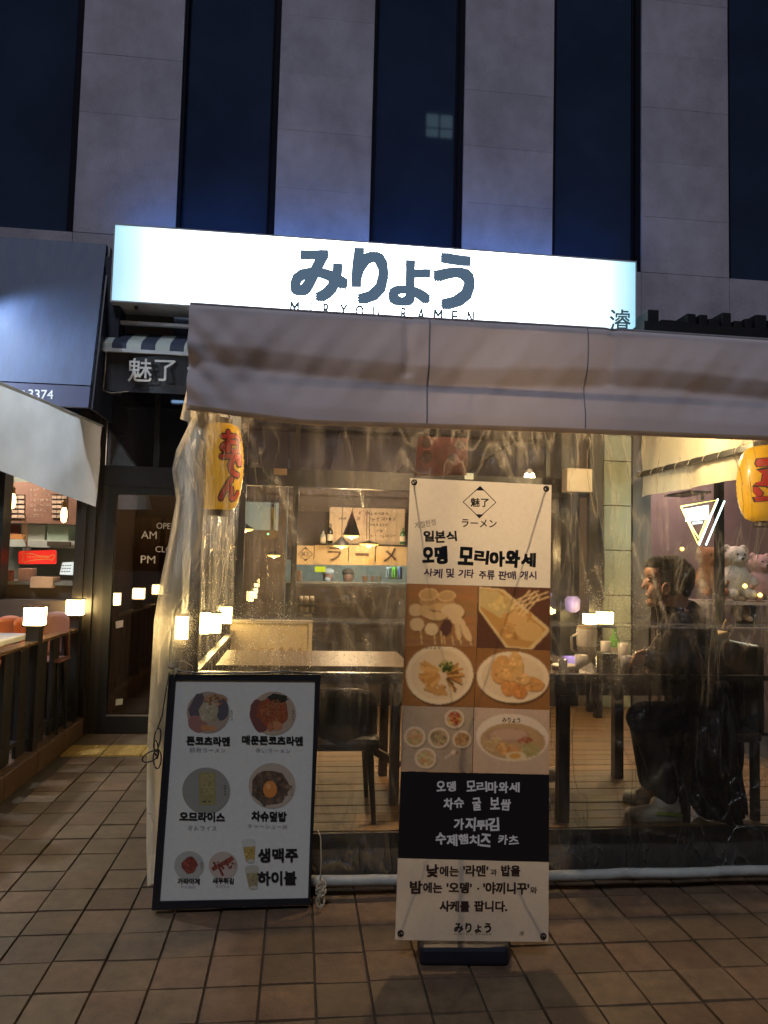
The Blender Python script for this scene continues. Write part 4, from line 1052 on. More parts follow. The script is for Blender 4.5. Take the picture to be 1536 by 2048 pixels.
bd.text('魅了', 611, 1108, 16, 8, None, .012, .01, 2).obj('lettering', M_brown_ink, nor)
wb = thing('handwritten_menu', 'wide cream sheet of handwritten menu lines above the noren', 'menu board', P(735, 1050, Y=NY+.2))
bd = Board((0, NY+.19, 0), (0, -1, 0))
mb = MB(); bd.quad(mb, [(660, 1014), (810, 1018), (808, 1090), (657, 1086)], 0)
mb.obj('sheet', mat('menu_cream', (.50, .38, .27), .7, var=.1, scale=3), wb)
mb = MB()
for x0, y0, x1, h in ((716, 1023, 735, 7), (742, 1024, 775, 7), (675, 1035, 690, 5), (715, 1034, 730, 7), (741, 1035, 790, 8), (741, 1047, 770, 6), (741, 1059, 762, 6), (741, 1070, 790, 6), (671, 1035, 690, 5)):
    scribble(bd, mb, x0, y0, x1, h, (.12, .07, .05), .003)
bd.strip(mb, 734, 1020, 733, 1078, 1.6, .003, (.1, .05, .04))
mb.obj('lettering', M_print, wb, cols=True)
MB().box(P(655, 1087, Y=NY+.1).x, NY+.02, P(735, 1089, Y=NY).z-.02, P(880, 1087, Y=NY).x, NY+.18, P(735, 1089, Y=NY).z).obj('ledge', M_black, wb)

def bottle(name, lab, p, h, r, m, mlab=None, group=None):
    t = thing(name, lab, 'bottle', p, group)
    b = MB().lathe([(0, 0), (r, 0), (r, h*.55), (r*.85, h*.66), (r*.36, h*.80), (r*.33, h*.97)], p, 14).obj('glass', m, t, smooth=True)
    MB().lathe([(r*.38, h*.965), (r*.38, h), (0, h)], p, 10).obj('cap', M_black, t)
    if mlab: MB().lathe([(r*1.02, h*.15), (r*1.02, h*.48)], p, 14).obj('label', mlab, t)
    return t
M_bgreen = mat('bottle_green', (.03, .13, .03), .12, spec=.8); M_bdark = mat('bottle_dark', (.015, .02, .012), .12, spec=.8); M_bpale = mat('bottle_pale', (.35, .36, .33), .2)
M_lab = mat('label_cream', (.55, .48, .38), .7)
for px_, py_, Y, h, m, lab in ((660, 1087, 9.1, .24, M_bdark, 'dark sake bottle at the left foot of the handwritten menu'), (805, 1088, 9.1, .20, M_bgreen, 'green bottle at the right foot of the handwritten menu'), (646, 1087, 9.1, .16, M_bpale, 'small pale bottle left of the dark sake bottle')):
    p = P(px_, py_, Y=Y); bottle('bottle', lab, p, h, .035, m, M_lab)
# pendant lamps
M_shade = mat('black_shade', (.018, .016, .02), .55)
def pendant(px_, py_, Y, rw, hh, lab, power, bell_=True, glow=None):
    p = P(px_, py_, Y=Y); t = thing('pendant_lamp', lab, 'lamp', p, 'pendant lamps inside the ramen shop')
    prof = [(rw, 0), (rw*1.0, hh*.05), (rw*.80, hh*.28), (rw*.62, hh*.40), (rw*.95*.62, hh*.5), (rw*.30, hh*.75), (rw*.08, hh*1.0)] if bell_ else [(rw, 0), (rw*.9, hh*.25), (rw*.4, hh*.7), (rw*.12, hh)]
    MB().lathe(prof, p, 24).obj('shade', M_shade, t, smooth=True)
    MB().lathe([(rw*.96, .004), (rw*.75, -.018), (rw*.3, -.026), (0, -.028)], p, 24).obj('inner_reflector', emis('pendant_glow', (1, .58, .06), 2.6), t, smooth=True)  # glowing disc bulges below the shade to imitate the lamp's bloom
    MB().ico(p+Vector((0, 0, -.026)), rw*.16, 2).obj('bulb', emis('pendant_bulb', (1, .8, .4), 7), t)
    MB().tube([p+Vector((0, 0, hh)), Vector((p.x, p.y, 3.2))], .004).obj('cord', M_black, t)
    point(t, p-Vector((0, 0, .10)), power, (1, .66, .30), .05)
pendant(703, 1071, 7.6, .085, .245, 'large black bell shaped pendant nearest the window', 9)
pendant(683, 1091, 8.6, .10, .10, 'low black pendant in front of the noren, left of the bell shaped one', 6, False)
pendant(738, 1088, 8.9, .13, .04, 'flat pendant with a bright spot at the middle of the noren', 7, False)
pendant(490, 1058, 8.2, .10, .06, 'small orange pendant at the left edge of the shop window', 6, False)
pendant(548, 1110, 8.8, .085, .05, 'orange pendant under the grey interior window', 6, False)
pendant(1222, 1082, 9.0, .08, .05, 'small yellow pendant just right of the dark tent post', 5, False)
pendant(940, 1085, 8.2, .10, .10, 'pendant lamp hidden behind the hanging food banner', 9, False)
point(nor, P(700, 1140, Y=8.2)+Vector((0, 0, .8)), 62, (1, .75, .5), .2)  # added fill light with no fixture, brightens the noren
point(nor, Vector((-1.3, 7.9, 2.6)), 9, (1, .75, .5), .2)  # added fill light behind the door, lifts the brown partition
# dried flower bunch
db_ = thing('dried_flowers', 'pale bunch of dried flowers hanging over the bell pendant', 'plant', P(703, 990, Y=7.55))
mb = MB()
for k in range(90):
    p = P(703+random.gauss(0, 13), 990+random.gauss(0, 9), Y=7.55+random.uniform(-.06, .06)); q = p+Vector((random.uniform(-.03, .03), 0, random.uniform(-.02, .03)))
    mb.beam(p, q, .006, .003)
mb.obj('stems', mat('dried', (.5, .42, .3), .8), db_, kind='stuff')
MB().tube([P(703, 975, Y=7.55), Vector((P(703, 975, Y=7.55).x, 7.55, 3.2))], .004).obj('string', M_rope, db_)
# ceiling cassette
x0, x1, z0, z1 = rectY(625, 866, 790, 893, 7.9)
t = thing('ceiling_cassette', 'pale air conditioner cassette on the dark shop ceiling', 'air conditioner', (x0, 7.9, 2.9))
MB().prism([(x0, 7.5, z0+.03), (x1-.10, 7.5, z0+.03), (x1+.03, 8.7, z0+.25), (x0+.0, 8.7, z0+.25)], (0, 0, .05)).obj('housing', mat('cassette', (.36, .34, .33), .6, emit=(.3, .27, .25), estr=.0), t)
MB().prism([(x0+.15, 7.7, z0+.062), (x1-.25, 7.7, z0+.062), (x1-.18, 8.4, z0+.19), (x0+.15, 8.4, z0+.19)], (0, 0, -.012)).obj('grille', mat('cassette_grille', (.2, .19, .19), .7), t)
boxthing('beam_sticker', 'small tan plate on the beam at upper left of the shop window', 'plate', (547, 937, 574, 950), FY-.07, .01, mat('tan_plate', (.3, .2, .12), .6))

# kitchen
boxthing('yellow_notice', 'bright yellow notice glowing in the kitchen hatch', 'notice', (630, 1133, 651, 1144), 9.9, .01, emis('yellow_notice', (.75, .85, .02), .8, (.6, .6, .05)))
kt = thing('kitchen_tube_light', 'cold tube light inside the kitchen', 'light', (1.2, 11, 2.3))
MB().box(.2, 11.0, 2.4, 2.4, 11.08, 2.44).obj('tube', emis('cold_tube', (.75, 1, .93), 6), kt)
point(kt, (1.0, 10.3, 2.3), 85, (1, 1, .88), .2)
for i, (px_, w_, c_, lab) in enumerate(((585, 9, (.5, .3, .2), 'stack of pinkish bowls at the left end of the hatch'), (598, 10, (.55, .35, .3), 'second stack of bowls beside the leftmost one'), (730, 12, (.6, .4, .32), 'tray of eggs and pots right of the cooks'), (745, 8, (.5, .35, .25), 'small brown pot next to the egg tray'), (758, 9, (.62, .62, .6), 'white tub at the right of the hatch'))):
    p = P(px_, 1164, Y=9.65); t = thing('bowl_stack' if i < 2 else 'kitchen_tub', lab, 'bowls' if i < 2 else 'tub', p)
    r_ = w_*9.65/1480*.5
    for k in range(4 if i < 2 else 2):
        MB().lathe([(r_*.5, 0), (r_*1.0, .03), (r_, .045), (r_*.9, .045)], p+Vector((0, 0, k*.035)), 14).obj('bowl', mat('bowl_glaze_' + ('pink' if i < 2 else 'brown' if i < 4 else 'white'), c_, .4), t, smooth=True)
for i, (px_, w_, c_, lab) in enumerate(((790, 6, (.3, .9, .1), 'bright green bottle hanging in the kitchen'), (778, 7, (.5, .7, .8), 'pale blue cloth hanging in the kitchen'), (800, 5, (.2, .3, .6), 'narrow blue utensil right of the green bottle'))):
    x0, x1, z0, z1 = rectY(px_-w_/2, 1134, px_+w_/2, 1158, 10.4)
    o = MB().grid(lambda u, v: (x0+(x1-x0)*(.5+(u-.5)*(1-.35*v)), 10.4+.02*math.sin(u*9), z0+(z1-z0)*v), 6, 6).obj('hanging_item', mat('hang_%s' % ('green', 'pale', 'blue')[i], c_, .5), None, smooth=True)
    o.modifiers.new('thick', 'SOLIDIFY').thickness = .02; tag(o, lab, 'utensil')
# counter front with cups, soy bottles and cushions
cb = boxthing('hatch_counter', 'dark counter running below the kitchen hatch', 'counter', (580, 1172, 830, 1330), 9.0, .45, mat('counter_dark2', (.06, .045, .038), .5, var=.4, scale=6))
for r_ in range(2):
    for k in range(3):
        p = P(602+k*11, 1218 if r_ else 1200, Y=8.4); h = .085
        o = MB().lathe([(0, 0), (.022, 0), (.028, h*.6), (.02, h), (.0, h)], p-Vector((0, 0, .04)), 12).obj('sake_flask', mat('flask_cream', (.5, .42, .34), .4), None, smooth=True)
        tag(o, 'cream sake flask on the rack, %s row, %s' % (('upper', 'lower')[r_], ('left one', 'middle one', 'right one')[k]), 'flask', 'sake flasks on the rack')
rk = thing('flask_rack', 'small dark rack holding cream flasks in front of the hatch', 'rack', P(613, 1225, Y=8.4))
for py_ in (1208, 1227):
    x0, x1, z0, z1 = rectY(594, py_, 633, py_+3, 8.4); MB().box(x0, 8.35, z0, x1, 8.46, z1).obj('shelf', M_black, rk)
for px_ in (594, 632):
    x0, x1, z0, z1 = rectY(px_, 1190, px_+1.5, 1300, 8.4); MB().box(x0, 8.36, z0, x1, 8.45, z1).obj('upright', M_black, rk)
x0, x1, z0, z1 = rectY(606, 1229, 624, 1250, 8.35); tag(MB().box(x0, 8.3, z0, x1, 8.4, z1).obj('tea_caddy', mat('caddy_green', (.22, .2, .13), .5), None, bevel=.01), 'olive tea caddy below the rack of flasks', 'caddy')
# two cooks
M_skin = mat('skin', (.42, .22, .14), .55, var=.08)
def cook(px_, Y, lab, cm, hatm, lean, hat=True):
    p = P(px_, 1155, Y=Y); t = thing('person', lab, 'person', (p.x, Y, .02)); hz = p.z
    body = [('c', (p.x+lean*1.6, Y+.05, .55), (p.x+lean, Y+.03, hz-.28), .17, .19), ('c', (p.x+lean-.17, Y, hz-.27), (p.x+lean+.17, Y, hz-.27), .075, .075),
            ('c', (p.x+lean*.8, Y, hz-.22), (p.x, Y-.02, hz-.05), .055, .055), ('s', (p.x, Y-.02, hz+.0), (.078, .095, .115)),
            ('c', (p.x+lean-.2, Y, hz-.28), (p.x-.22, Y-.18, hz-.5), .055, .042), ('c', (p.x+lean+.2, Y, hz-.28), (p.x+.15, Y-.2, hz-.5), .055, .042),
            ('s', (p.x-.2, Y-.22, hz-.52), (.04, .05, .035)), ('s', (p.x+.12, Y-.24, hz-.52), (.04, .05, .035)),
            ('c', (p.x-.09, Y+.05, .6), (p.x-.1, Y+.05, .08), .09, .06), ('c', (p.x+.09, Y+.05, .6), (p.x+.1, Y+.05, .08), .09, .06)]
    blob('body', M_skin, t, body, .014)
    blob('jacket', cm, t, [(a[0], a[1], a[2], a[3]+.012, a[4]+.012) if a[0] == 'c' else a for a in body[:2]+body[4:6]], .016)
    blob('hat' if hat else 'hair', hatm, t, [('s', (p.x, Y, hz+.075), (.098, .11, .07)), ('s', (p.x+.01, Y+.03, hz+.03), (.088, .09, .09))], .012)
    if hat: blob('mask', hatm, t, [('s', (p.x-.01, Y-.10, hz-.03), (.05, .03, .04))], .008)
cook(656, 11.3, 'cook in a white cap and mask bending behind the hatch', mat('cook_white', (.5, .5, .5), .8), mat('cap_white', (.62, .62, .6), .8), -.03)
cook(696, 11.5, 'cook in a dark grey jacket with pale hair covering, right of the white capped cook', mat('cook_grey', (.07, .075, .09), .8), mat('hair_pale', (.12, .09, .07), .6), .10, False)

# ================================================================== INSIDE THE TENT
# left table, its items
M_wood_top = mat('table_wood', (.10, .06, .028), .42, var=.35, scale=4, stretch=(.5, 8, 8), spec=.3)
M_leg = mat('dark_wood', (.035, .024, .02), .45, var=.3)
TZ = .985
lt = thing('dining_table', 'long wooden table with a shiny top behind the menu board', 'table', (-.1, 4.1, DECK))
MB().box(-.42, 3.97, TZ-.03, .62, 4.62, TZ).obj('tabletop', M_wood_top, lt, bevel=.004)
MB().box(-.38, 4.01, TZ-.10, .58, 4.58, TZ-.031).obj('apron', M_leg, lt)
for x in (-.36, .54):
    for y in (4.03, 4.55): MB().box(x-.025, y-.025, DECK+.002, x+.025, y+.025, TZ-.101).obj('leg', M_leg, lt)
ba, bb_ = P(640, 1440, Y=4.25), P(800, 1530, Y=4.25)
MB().beam(ba, bb_, .05, .04).obj('brace', mat('brace_wood', (.22, .15, .08), .5), lt)
# pale panel with carved shelf in front, left
x0, x1, z0, z1 = rectY(478, 1246, 616, 1312, 5.6)
pp = thing('low_partition', 'pale cream low partition panel behind the left table', 'partition', (x0, 5.6, DECK))
MB().box(x0-.1, 5.6, DECK, x1, 5.64, z1).obj('panel', mat('cream_panel', (.50, .40, .25), .7, var=.12, scale=2), pp)
MB().box(x0-.12, 5.58, z1+.001, x1+.03, 5.66, z1+.02).box(x1+.002, 5.585, DECK, x1+.03, 5.655, z1).obj('frame', mat('pale_trim', (.5, .42, .3), .5), pp)
cs = thing('carved_shelf', 'low wooden shelf with a wavy carved edge behind the left table', 'shelf', P(560, 1305, Y=5.0))
x0, x1, z0, z1 = rectY(500, 1294, 602, 1303, 5.0)
MB().prism([(x0, 5.0, z0)]+[(x0+(x1-x0)*k/30, 5.0, z1-.012+.012*math.sin(k*1.1)) for k in range(31)]+[(x1, 5.0, z0)], (0, .02, 0)).obj('carved_edge', mat('shelf_wood', (.36, .22, .1), .5, var=.3), cs)
MB().box(x1-.045, 5.0, DECK, x1-.0, 5.04, z0-.001).box(x0, 5.0, DECK, x0+.045, 5.04, z0-.001).obj('leg', MATS['shelf_wood'], cs)
# black chair with a rounded back at the left table
M_leather = mat('black_leather', (.018, .016, .017), .35, var=.2, bump=.2, bscale=60)
def chair(x, y, lab, face=-1, w=.46, zs=.47, hb=.45):
    t = thing('dining_chair', lab, 'chair', (x, y, DECK), 'black chairs in the tent'); z = DECK+zs
    MB().box(x-w/2, y-.22, z-.07, x+w/2, y+.22, z).obj('seat', M_leather, t, bevel=.03)
    def bk(u, v):
        a = (u-.5)*2.4; q = 1-.25*(abs(u-.5)*2)**3
        return (x+w*.52*math.sin(a), y+face*.22*math.cos(a), z-.03+hb*v*q)
    MB().grid(bk, 20, 10).obj('backrest', M_leather, t, smooth=True).modifiers.new('thick', 'SOLIDIFY').thickness = .035
    for dx in (-1, 1):
        for dy in (-1, 1): MB().tube([(x+dx*w*.38, y+dy*.17, z-.07), (x+dx*w*.44, y+dy*.21, DECK+.002)], .018, 8, .012).obj('leg', M_leg, t)
    return t
chair(.22, 3.93, 'black round backed chair tucked under the left table', -1, .42, .42, .27)
chair(2.9, 5.2, 'black chair at the far right behind the seated man', 1)
# table on the right with everything on it
rt = thing('dining_table', 'dark square table crowded with cups where the two guests sit', 'table', (1.65, 4.05, DECK))
MB().box(1.22, 3.66, TZ-.028, 2.06, 4.50, TZ).obj('tabletop', mat('dark_top', (.05, .03, .022), .2, var=.3, coat=.5), rt, bevel=.004)
MB().box(1.26, 3.70, TZ-.10, 2.02, 4.46, TZ-.029).obj('apron', M_leg, rt)
for x, y in ((1.365, 3.72), (1.99, 3.76), (1.30, 4.44), (1.985, 4.46)): MB().box(x-.028, y-.028, DECK+.002, x+.028, y+.028, TZ-.101).obj('leg', M_leg, rt)
def on(px_, Y): return Vector((P(px_, 1340, Y=Y).x, Y, TZ+.001))
M_white_c = mat('white_ceramic', (.66, .62, .54), .3); M_plastic_grey = mat('grey_plastic', (.26, .26, .27), .4)
def cyl(name, lab, cat, px_, Y, r, h, m, prof=None, group=None):
    p = on(px_, Y); o = MB().lathe(prof or [(0, 0), (r*.86, 0), (r, h), (r*.92, h), (r*.8, .006), (0, .006)], p, 22).obj(name, m, None, smooth=True); tag(o, lab, cat, group); return o
# pitcher with a lid
p = on(1173, 4.15); t = thing('water_pitcher', 'cream and steel pitcher with a handle at the back left of the right table', 'pitcher', p)
MB().lathe([(0, 0), (.052, 0), (.052, .10)], p, 24).obj('body', mat('steel_b', (.45, .42, .36), .3, metal=.6), t, smooth=True)
MB().lathe([(.057, .10), (.060, .19), (.055, .20)], p, 24).obj('sleeve', M_white_c, t, smooth=True)
MB().lathe([(.056, .20), (.056, .215), (0, .22)], p, 24).obj('lid', mat('lid_amber', (.42, .3, .15), .4), t, smooth=True)
MB().tube([p+Vector((-.056, 0, .17)), p+Vector((-.09, 0, .15)), p+Vector((-.088, 0, .08)), p+Vector((-.055, 0, .05))], .008).obj('handle', M_white_c, t, smooth=True)
cyl('mug', 'white tapering cup standing in front of the pitcher', 'cup', 1162, 3.86, .034, .085, M_white_c)
p = on(1178, 3.74)
o = MB().add([p+Vector(q) for q in ((-.05, 0, .005), (.03, -.01, .0), (.055, .02, .03), (.02, .02, .06), (-.04, .03, .02))], [(0, 1, 2, 3, 4)]).obj('crumpled_napkin', M_white_c, None); o.modifiers.new('thick', 'SOLIDIFY').thickness = .012; tag(o, 'folded white napkin leaning over the front edge of the table', 'napkin')
bx = on(1214, 3.74); t = thing('tissue_box', 'black open box for cutlery at the front of the right table', 'box', bx)
MB().box(bx.x-.042, bx.y-.04, TZ+.001, bx.x+.042, bx.y+.04, TZ+.115).obj('box', mat('black_plastic', (.02, .017, .016), .3), t, bevel=.004)
bottle('soju_bottle', 'green soju bottle among the cups on the right table', on(1229, 4.10), .215, .033, mat('soju_green', (.12, .42, .04), .1, spec=.9, emit=(.10, .35, .01), estr=.10), M_lab)
cyl('napkin_roll', 'white paper roll beside the green bottle', 'paper roll', 1211, 3.95, .028, .15, M_white_c)
cyl('tumbler', 'grey plastic tumbler right of the black box', 'tumbler', 1253, 3.80, .033, .09, M_plastic_grey)
cyl('tumbler', 'pale tumbler behind the grey one', 'tumbler', 1246, 4.05, .030, .13, M_white_c)
M_gl = glass_mat('drinking_glass', (.85, .88, .85), .05, 2.2, .2)
cyl('drinking_glass', 'clear drinking glass left of the man', 'glass', 1277, 3.85, .033, .11, M_gl)
cyl('drinking_glass', 'second clear glass near the man\'s sleeve', 'glass', 1298, 3.95, .03, .12, M_gl)
cyl('drinking_glass', 'small clear glass under the other guest\'s hand', 'glass', 1126, 3.85, .025, .06, M_gl)
cyl('side_dish', 'flat pale dish at the left front of the right table', 'dish', 1128, 3.95, .07, .02, M_white_c)
t = thing('spoon', 'white spoon handle sticking up from the glasses towards the man', 'spoon', P(1300, 1290, Y=3.85))
MB().beam(P(1316, 1268, Y=3.82), P(1292, 1306, Y=3.86), .017, .004).obj('handle', mat('spoon_white', (.7, .62, .48), .4), t)
MB().ico(P(1290, 1310, Y=3.86), (.016, .012, .022), 2).obj('bowl', MATS['spoon_white'], t)
# paper lamp / tote
t = thing('canvas_bag', 'cream canvas bag slung from the chair beside the man\'s shoulder', 'bag', P(1440, 1300, Y=4.0))
q = [P(x, y, Y=3.98) for x, y in ((1402, 1276), (1456, 1262), (1470, 1315), (1468, 1326), (1440, 1318))]
MB().prism(q, (0, .08, 0)).obj('bag_body', mat('bag_cream', (.55, .42, .24), .7, var=.15), t, bevel=.01)
q = [P(x, y, Y=3.975) for x, y in ((1436, 1314), (1467, 1306), (1471, 1312), (1440, 1322))]
MB().prism(q, (0, .004, 0)).obj('stripe', mat('bag_stripe', (.33, .24, .12), .7), t)
MB().tube([P(1456, 1264, Y=4.0), P(1462, 1250, Y=4.0), P(1452, 1240, Y=4.0), P(1445, 1258, Y=4.0)], .008).obj('strap', MATS['bag_cream'], t)
# purple glowing cup-like lamp further back
t = thing('purple_lamp', 'hazy purple glowing lantern in the dark shop behind the right table', 'lamp', P(1145, 1208, Y=6.55))
MB().lathe([(.035, -.075), (.065, -.05), (.07, .04), (.045, .07)], P(1145, 1208, Y=6.55), 20).obj('shade', emis('purple', (.42, .33, .62), .26, (.3, .25, .4)), t, smooth=True)
point(t, P(1145, 1208, Y=6.4), .4, (.6, .4, 1), .08)

# ------------------------------------------------------------------ the seated man, facing left, coat over the chair behind him
YM = 3.88
def m(px_, py_, Y=YM): return P(px_, py_, Y=Y)
man = thing('person', 'man with short black hair and black jacket eating at the table, in profile', 'person', (2.15, YM, DECK))
HS = 1.0
hd = m(1335, 1160)
head = [('s', m(1340, 1150), (.098, .080, .095)), ('s', m(1318, 1172), (.070, .062, .085)), ('s', m(1308, 1144), (.050, .058, .045)), ('s', m(1303, 1166), (.040, .050, .034)), ('s', m(1309, 1186), (.042, .052, .048)),
        ('c', m(1294, 1158), m(1287, 1173), .012, .014), ('s', m(1288, 1175), (.010, .014, .008)),
        ('s', m(1295, 1190), (.014, .022, .010)), ('s', m(1301, 1205), (.026, .030, .022)), ('c', m(1303, 1205), m(1332, 1196), .028, .030),
        ('s', m(1306, 1184, YM-.045), (.030, .022, .035)), ('s', m(1302, 1155, YM-.05), (.022, .014, .010)), ('s', m(1302, 1161, YM-.052), (.012, .010, .006)),
        ('c', m(1345, 1185), m(1362, 1226), .060, .066)]
torso = [('c', m(1362, 1226), m(1366, 1236), .066, .09), ('s', m(1372, 1262), (.12, .19, .11)), ('c', m(1372, 1270), m(1402, 1390), .135, .14), ('s', m(1404, 1425), (.15, .17, .12)),
         # near arm: shoulder, elbow on table edge, forearm
         ('c', m(1362, 1252, YM-.16), m(1352, 1345, YM-.20), .062, .05), ('c', m(1352, 1345, YM-.20), m(1302, 1318, YM-.14), .048, .032),
         ('c', m(1362, 1252, YM+.17), m(1335, 1335, YM+.20), .062, .05), ('c', m(1335, 1335, YM+.20), m(1296, 1325, YM+.12), .048, .032)]
legs = [('c', m(1400, 1440, YM-.10), m(1290, 1437, YM-.13), .088, .068), ('c', m(1290, 1437, YM-.13), m(1332, 1590, YM-.13), .062, .040),
        ('c', m(1400, 1440, YM+.10), m(1284, 1437, YM+.13), .088, .068), ('c', m(1284, 1437, YM+.13), m(1300, 1560, YM+.13), .062, .040)]
hands = []
for hx, hy, dy in ((1299, 1316, -.14), (1292, 1324, .12)):
    c0 = m(hx, hy, YM+dy); hands.append(('s', c0+Vector((-.03, 0, 0)), (.042, .02, .034)))
    for k in range(4):
        b0 = c0+Vector((-.055, -.008, .024-.016*k)); ln = (.036, .042, .040, .030)[k]
        b1 = b0+Vector((-ln, -.010, -.008)); hands += [('c', b0, b1, .0085, .008), ('c', b1, b1+Vector((-ln*.45, -.012, -.022)), .008, .0065)]
    hands += [('c', c0+Vector((-.02, -.012, .028)), c0+Vector((-.052, -.03, .042)), .010, .009), ('c', c0+Vector((-.052, -.03, .042)), c0+Vector((-.078, -.028, .030)), .009, .0075)]
feet = [('s', m(1335, 1598, YM-.13), (.04, .04, .05)), ('s', m(1305, 1580, YM+.13), (.04, .04, .05))]
blob('body', M_skin, man, head+torso+legs+hands+feet, .0065, 4)
# ear
ec = m(1330, 1178, YM-.079)
blob('ear', M_skin, man, [('c', ec+Vector((.018*math.cos(R(a)), -.012-.004*math.sin(R(a)), .030*math.sin(R(a)))), ec+Vector((.018*math.cos(R(a+30)), -.012-.004*math.sin(R(a+30)), .030*math.sin(R(a+30)))), .0075, .0075) for a in range(-80, 200, 30)]+
     [('s', ec+Vector((.0, .002, 0)), (.016, .010, .026)), ('s', ec+Vector((-.003, -.004, -.028)), (.010, .007, .010))], .004, 1)
eye = m(1299, 1163, YM-.055)
MB().ico(eye, (.010, .008, .006), 2).obj('eye', mat('eye_dark', (.05, .035, .03), .2), man, smooth=True)
MB().tube([m(1293, 1153, YM-.052), m(1300, 1150, YM-.060), m(1308, 1152, YM-.064)], .0045, 6).obj('eyebrow', mat('hair_black', (.006, .005, .005), .75, spec=.15, bump=.8, bscale=120, stretch=(1, 1, 3)), man, smooth=True)
MB().tube([m(1290, 1190, YM-.008), m(1296, 1191, YM-.020)], .0025, 6).obj('mouth', mat('lip_dark', (.16, .05, .04), .5), man)
hairp = [('s', m(1345, 1132), (.088, .085, .062)), ('s', m(1318, 1124), (.052, .07, .036)), ('s', m(1306, 1128), (.030, .055, .026)), ('s', m(1360, 1150), (.080, .085, .085)), ('s', m(1350, 1148), (.098, .092, .085)), ('s', m(1338, 1133), (.095, .085, .055)), ('s', m(1312, 1127), (.050, .070, .030)), ('s', m(1303, 1131), (.032, .055, .020)), ('s', m(1362, 1165), (.068, .080, .070)),
         ('s', m(1362, 1182), (.050, .066, .045)), ('s', m(1336, 1152, YM-.045), (.050, .042, .050)), ('s', m(1326, 1163, YM-.062), (.014, .02, .032)), ('s', m(1347, 1178, YM-.05), (.03, .034, .04))]
for k in range(46):
    a = random.uniform(-.5, 3.4); b = random.uniform(-1, 1)
    c0 = m(1341, 1147)+Vector((.090*math.cos(a), .080*b, .085*abs(math.sin(a))*(1-.3*b*b)))
    hairp.append(('c', c0, c0+Vector((random.uniform(-.02, .015), random.uniform(-.01, .01), random.uniform(-.004, .018))), .011, .005))
blob('hair', MATS['hair_black'], man, hairp, .0055, 1)
M_jk = mat('jacket_black', (.010, .010, .012), .85, spec=.08, var=.3, scale=9, bump=.6, bscale=14)
jk = [('c', m(1352, 1228), m(1375, 1226), .072, .078), ('s', m(1374, 1262), (.135, .205, .12))]+[('c', m(1373, 1268), m(1404, 1396), .152, .160)]+[('s', m(1406, 1415), (.165, .185, .08))]
jk += [('c', a[1], a[2], a[3]+.020, a[4]+.020) for a in torso[4:]]
blob('jacket', M_jk, man, jk, .010, 2)
blob('trousers', mat('trousers_dark', (.014, .014, .020), .85, spec=.15, bump=.5, bscale=12), man, [('c', a[1], a[2], a[3]+.014, a[4]+.022) for a in legs]+[('s', m(1404, 1432), (.165, .185, .11))], .011, 2)
M_shoe = mat('shoe_pale', (.80, .74, .62), .7, var=.1); M_lime = mat('shoe_lime', (.45, .55, .10), .6)
def shoe(x, y, z, d, parent, name='shoe'):
    """x of the heel, d=-1 toe to the left"""
    o = blob(name, M_shoe, parent, [('c', (x, y, z+.045), (x+d*.20, y, z+.034), .040, .034), ('s', (x+d*.235, y, z+.034), (.042, .045, .026)), ('c', (x+d*.02, y, z+.06), (x+d*.10, y, z+.075), .042, .040), ('s', (x+d*.03, y, z+.10), (.045, .038, .03))], .008, 2)
    MB().prism([(x-d*.045, y-.042, z+.002), (x-d*.045, y+.042, z+.002), (x+d*.18, y+.048, z+.002), (x+d*.265, y+.034, z+.004), (x+d*.278, y, z+.006), (x+d*.265, y-.034, z+.004), (x+d*.18, y-.048, z+.002)], (0, 0, .022)).obj('sole', mat('sole_white', (.45, .42, .36), .6), o)
    MB().beam((x-d*.02, y-.047, z+.030), (x+d*.13, y-.050, z+.045), .004, .016).obj('lime_stripe', M_lime, o)
sx = P(1372, 1640, z=DECK)
shoe(1.985, 3.74, DECK, -1, man); shoe(2.10, 4.02, DECK+.0, -1, man)
# his chair and the coats that hang over it
ch = thing('dining_chair', 'black chair the man sits on, hidden under hanging coats', 'chair', (2.2, YM, DECK), 'black chairs in the tent')
seat_z = P(1400, 1470, Y=YM).z
MB().box(1.98, YM-.22, DECK+.40, 2.42, YM+.22, DECK+.455).obj('seat', M_leather, ch, bevel=.02)
MB().box(2.40, YM-.21, DECK+.44, 2.44, YM+.21, DECK+.90).obj('backrest', M_leather, ch, bevel=.015)
for dx in (2.01, 2.39):
    for dy in (-.19, .19): MB().box(dx-.018, YM+dy-.018, DECK+.002, dx+.018, YM+dy+.018, DECK+.399).obj('leg', M_leg, ch)
ct = thing('coat', 'long dark coats draped over the man\'s chair down to the deck', 'coat', (2.4, YM-.2, DECK))
CO = [(1398, 1262), (1440, 1300), (1480, 1334), (1510, 1352), (1520, 1500), (1516, 1642)]
CI = [(1392, 1330), (1372, 1400), (1352, 1480), (1352, 1545), (1392, 1600), (1432, 1650)]
def coat(u, v):
    k = v*5; i = min(4, int(k)); t = k-i
    o_ = (lerp(CO[i][0], CO[i+1][0], t), lerp(CO[i][1], CO[i+1][1], t)); n_ = (lerp(CI[i][0], CI[i+1][0], t), lerp(CI[i][1], CI[i+1][1], t))
    x, y = lerp(n_[0], o_[0], u), lerp(n_[1], o_[1], u)
    q = P(x, y, Y=YM-.26); q.y += .16*(1-math.sin(min(1, u*1.1)*math.pi))*.8 + .02*math.sin((u*1.6+v*.9)*17)+.012*math.sin((u-v*.4)*41) + .1*(1-v)**2
    q.z = max(q.z, DECK+.012)
    return tuple(q)
o = MB().grid(coat, 60, 60).obj('cloth', mat('coat_dark', (.016, .012, .015), .7, spec=.2, var=.5, scale=5, bump=.5, bscale=18), ct, smooth=True); o.modifiers.new('thick', 'SOLIDIFY').thickness = .012
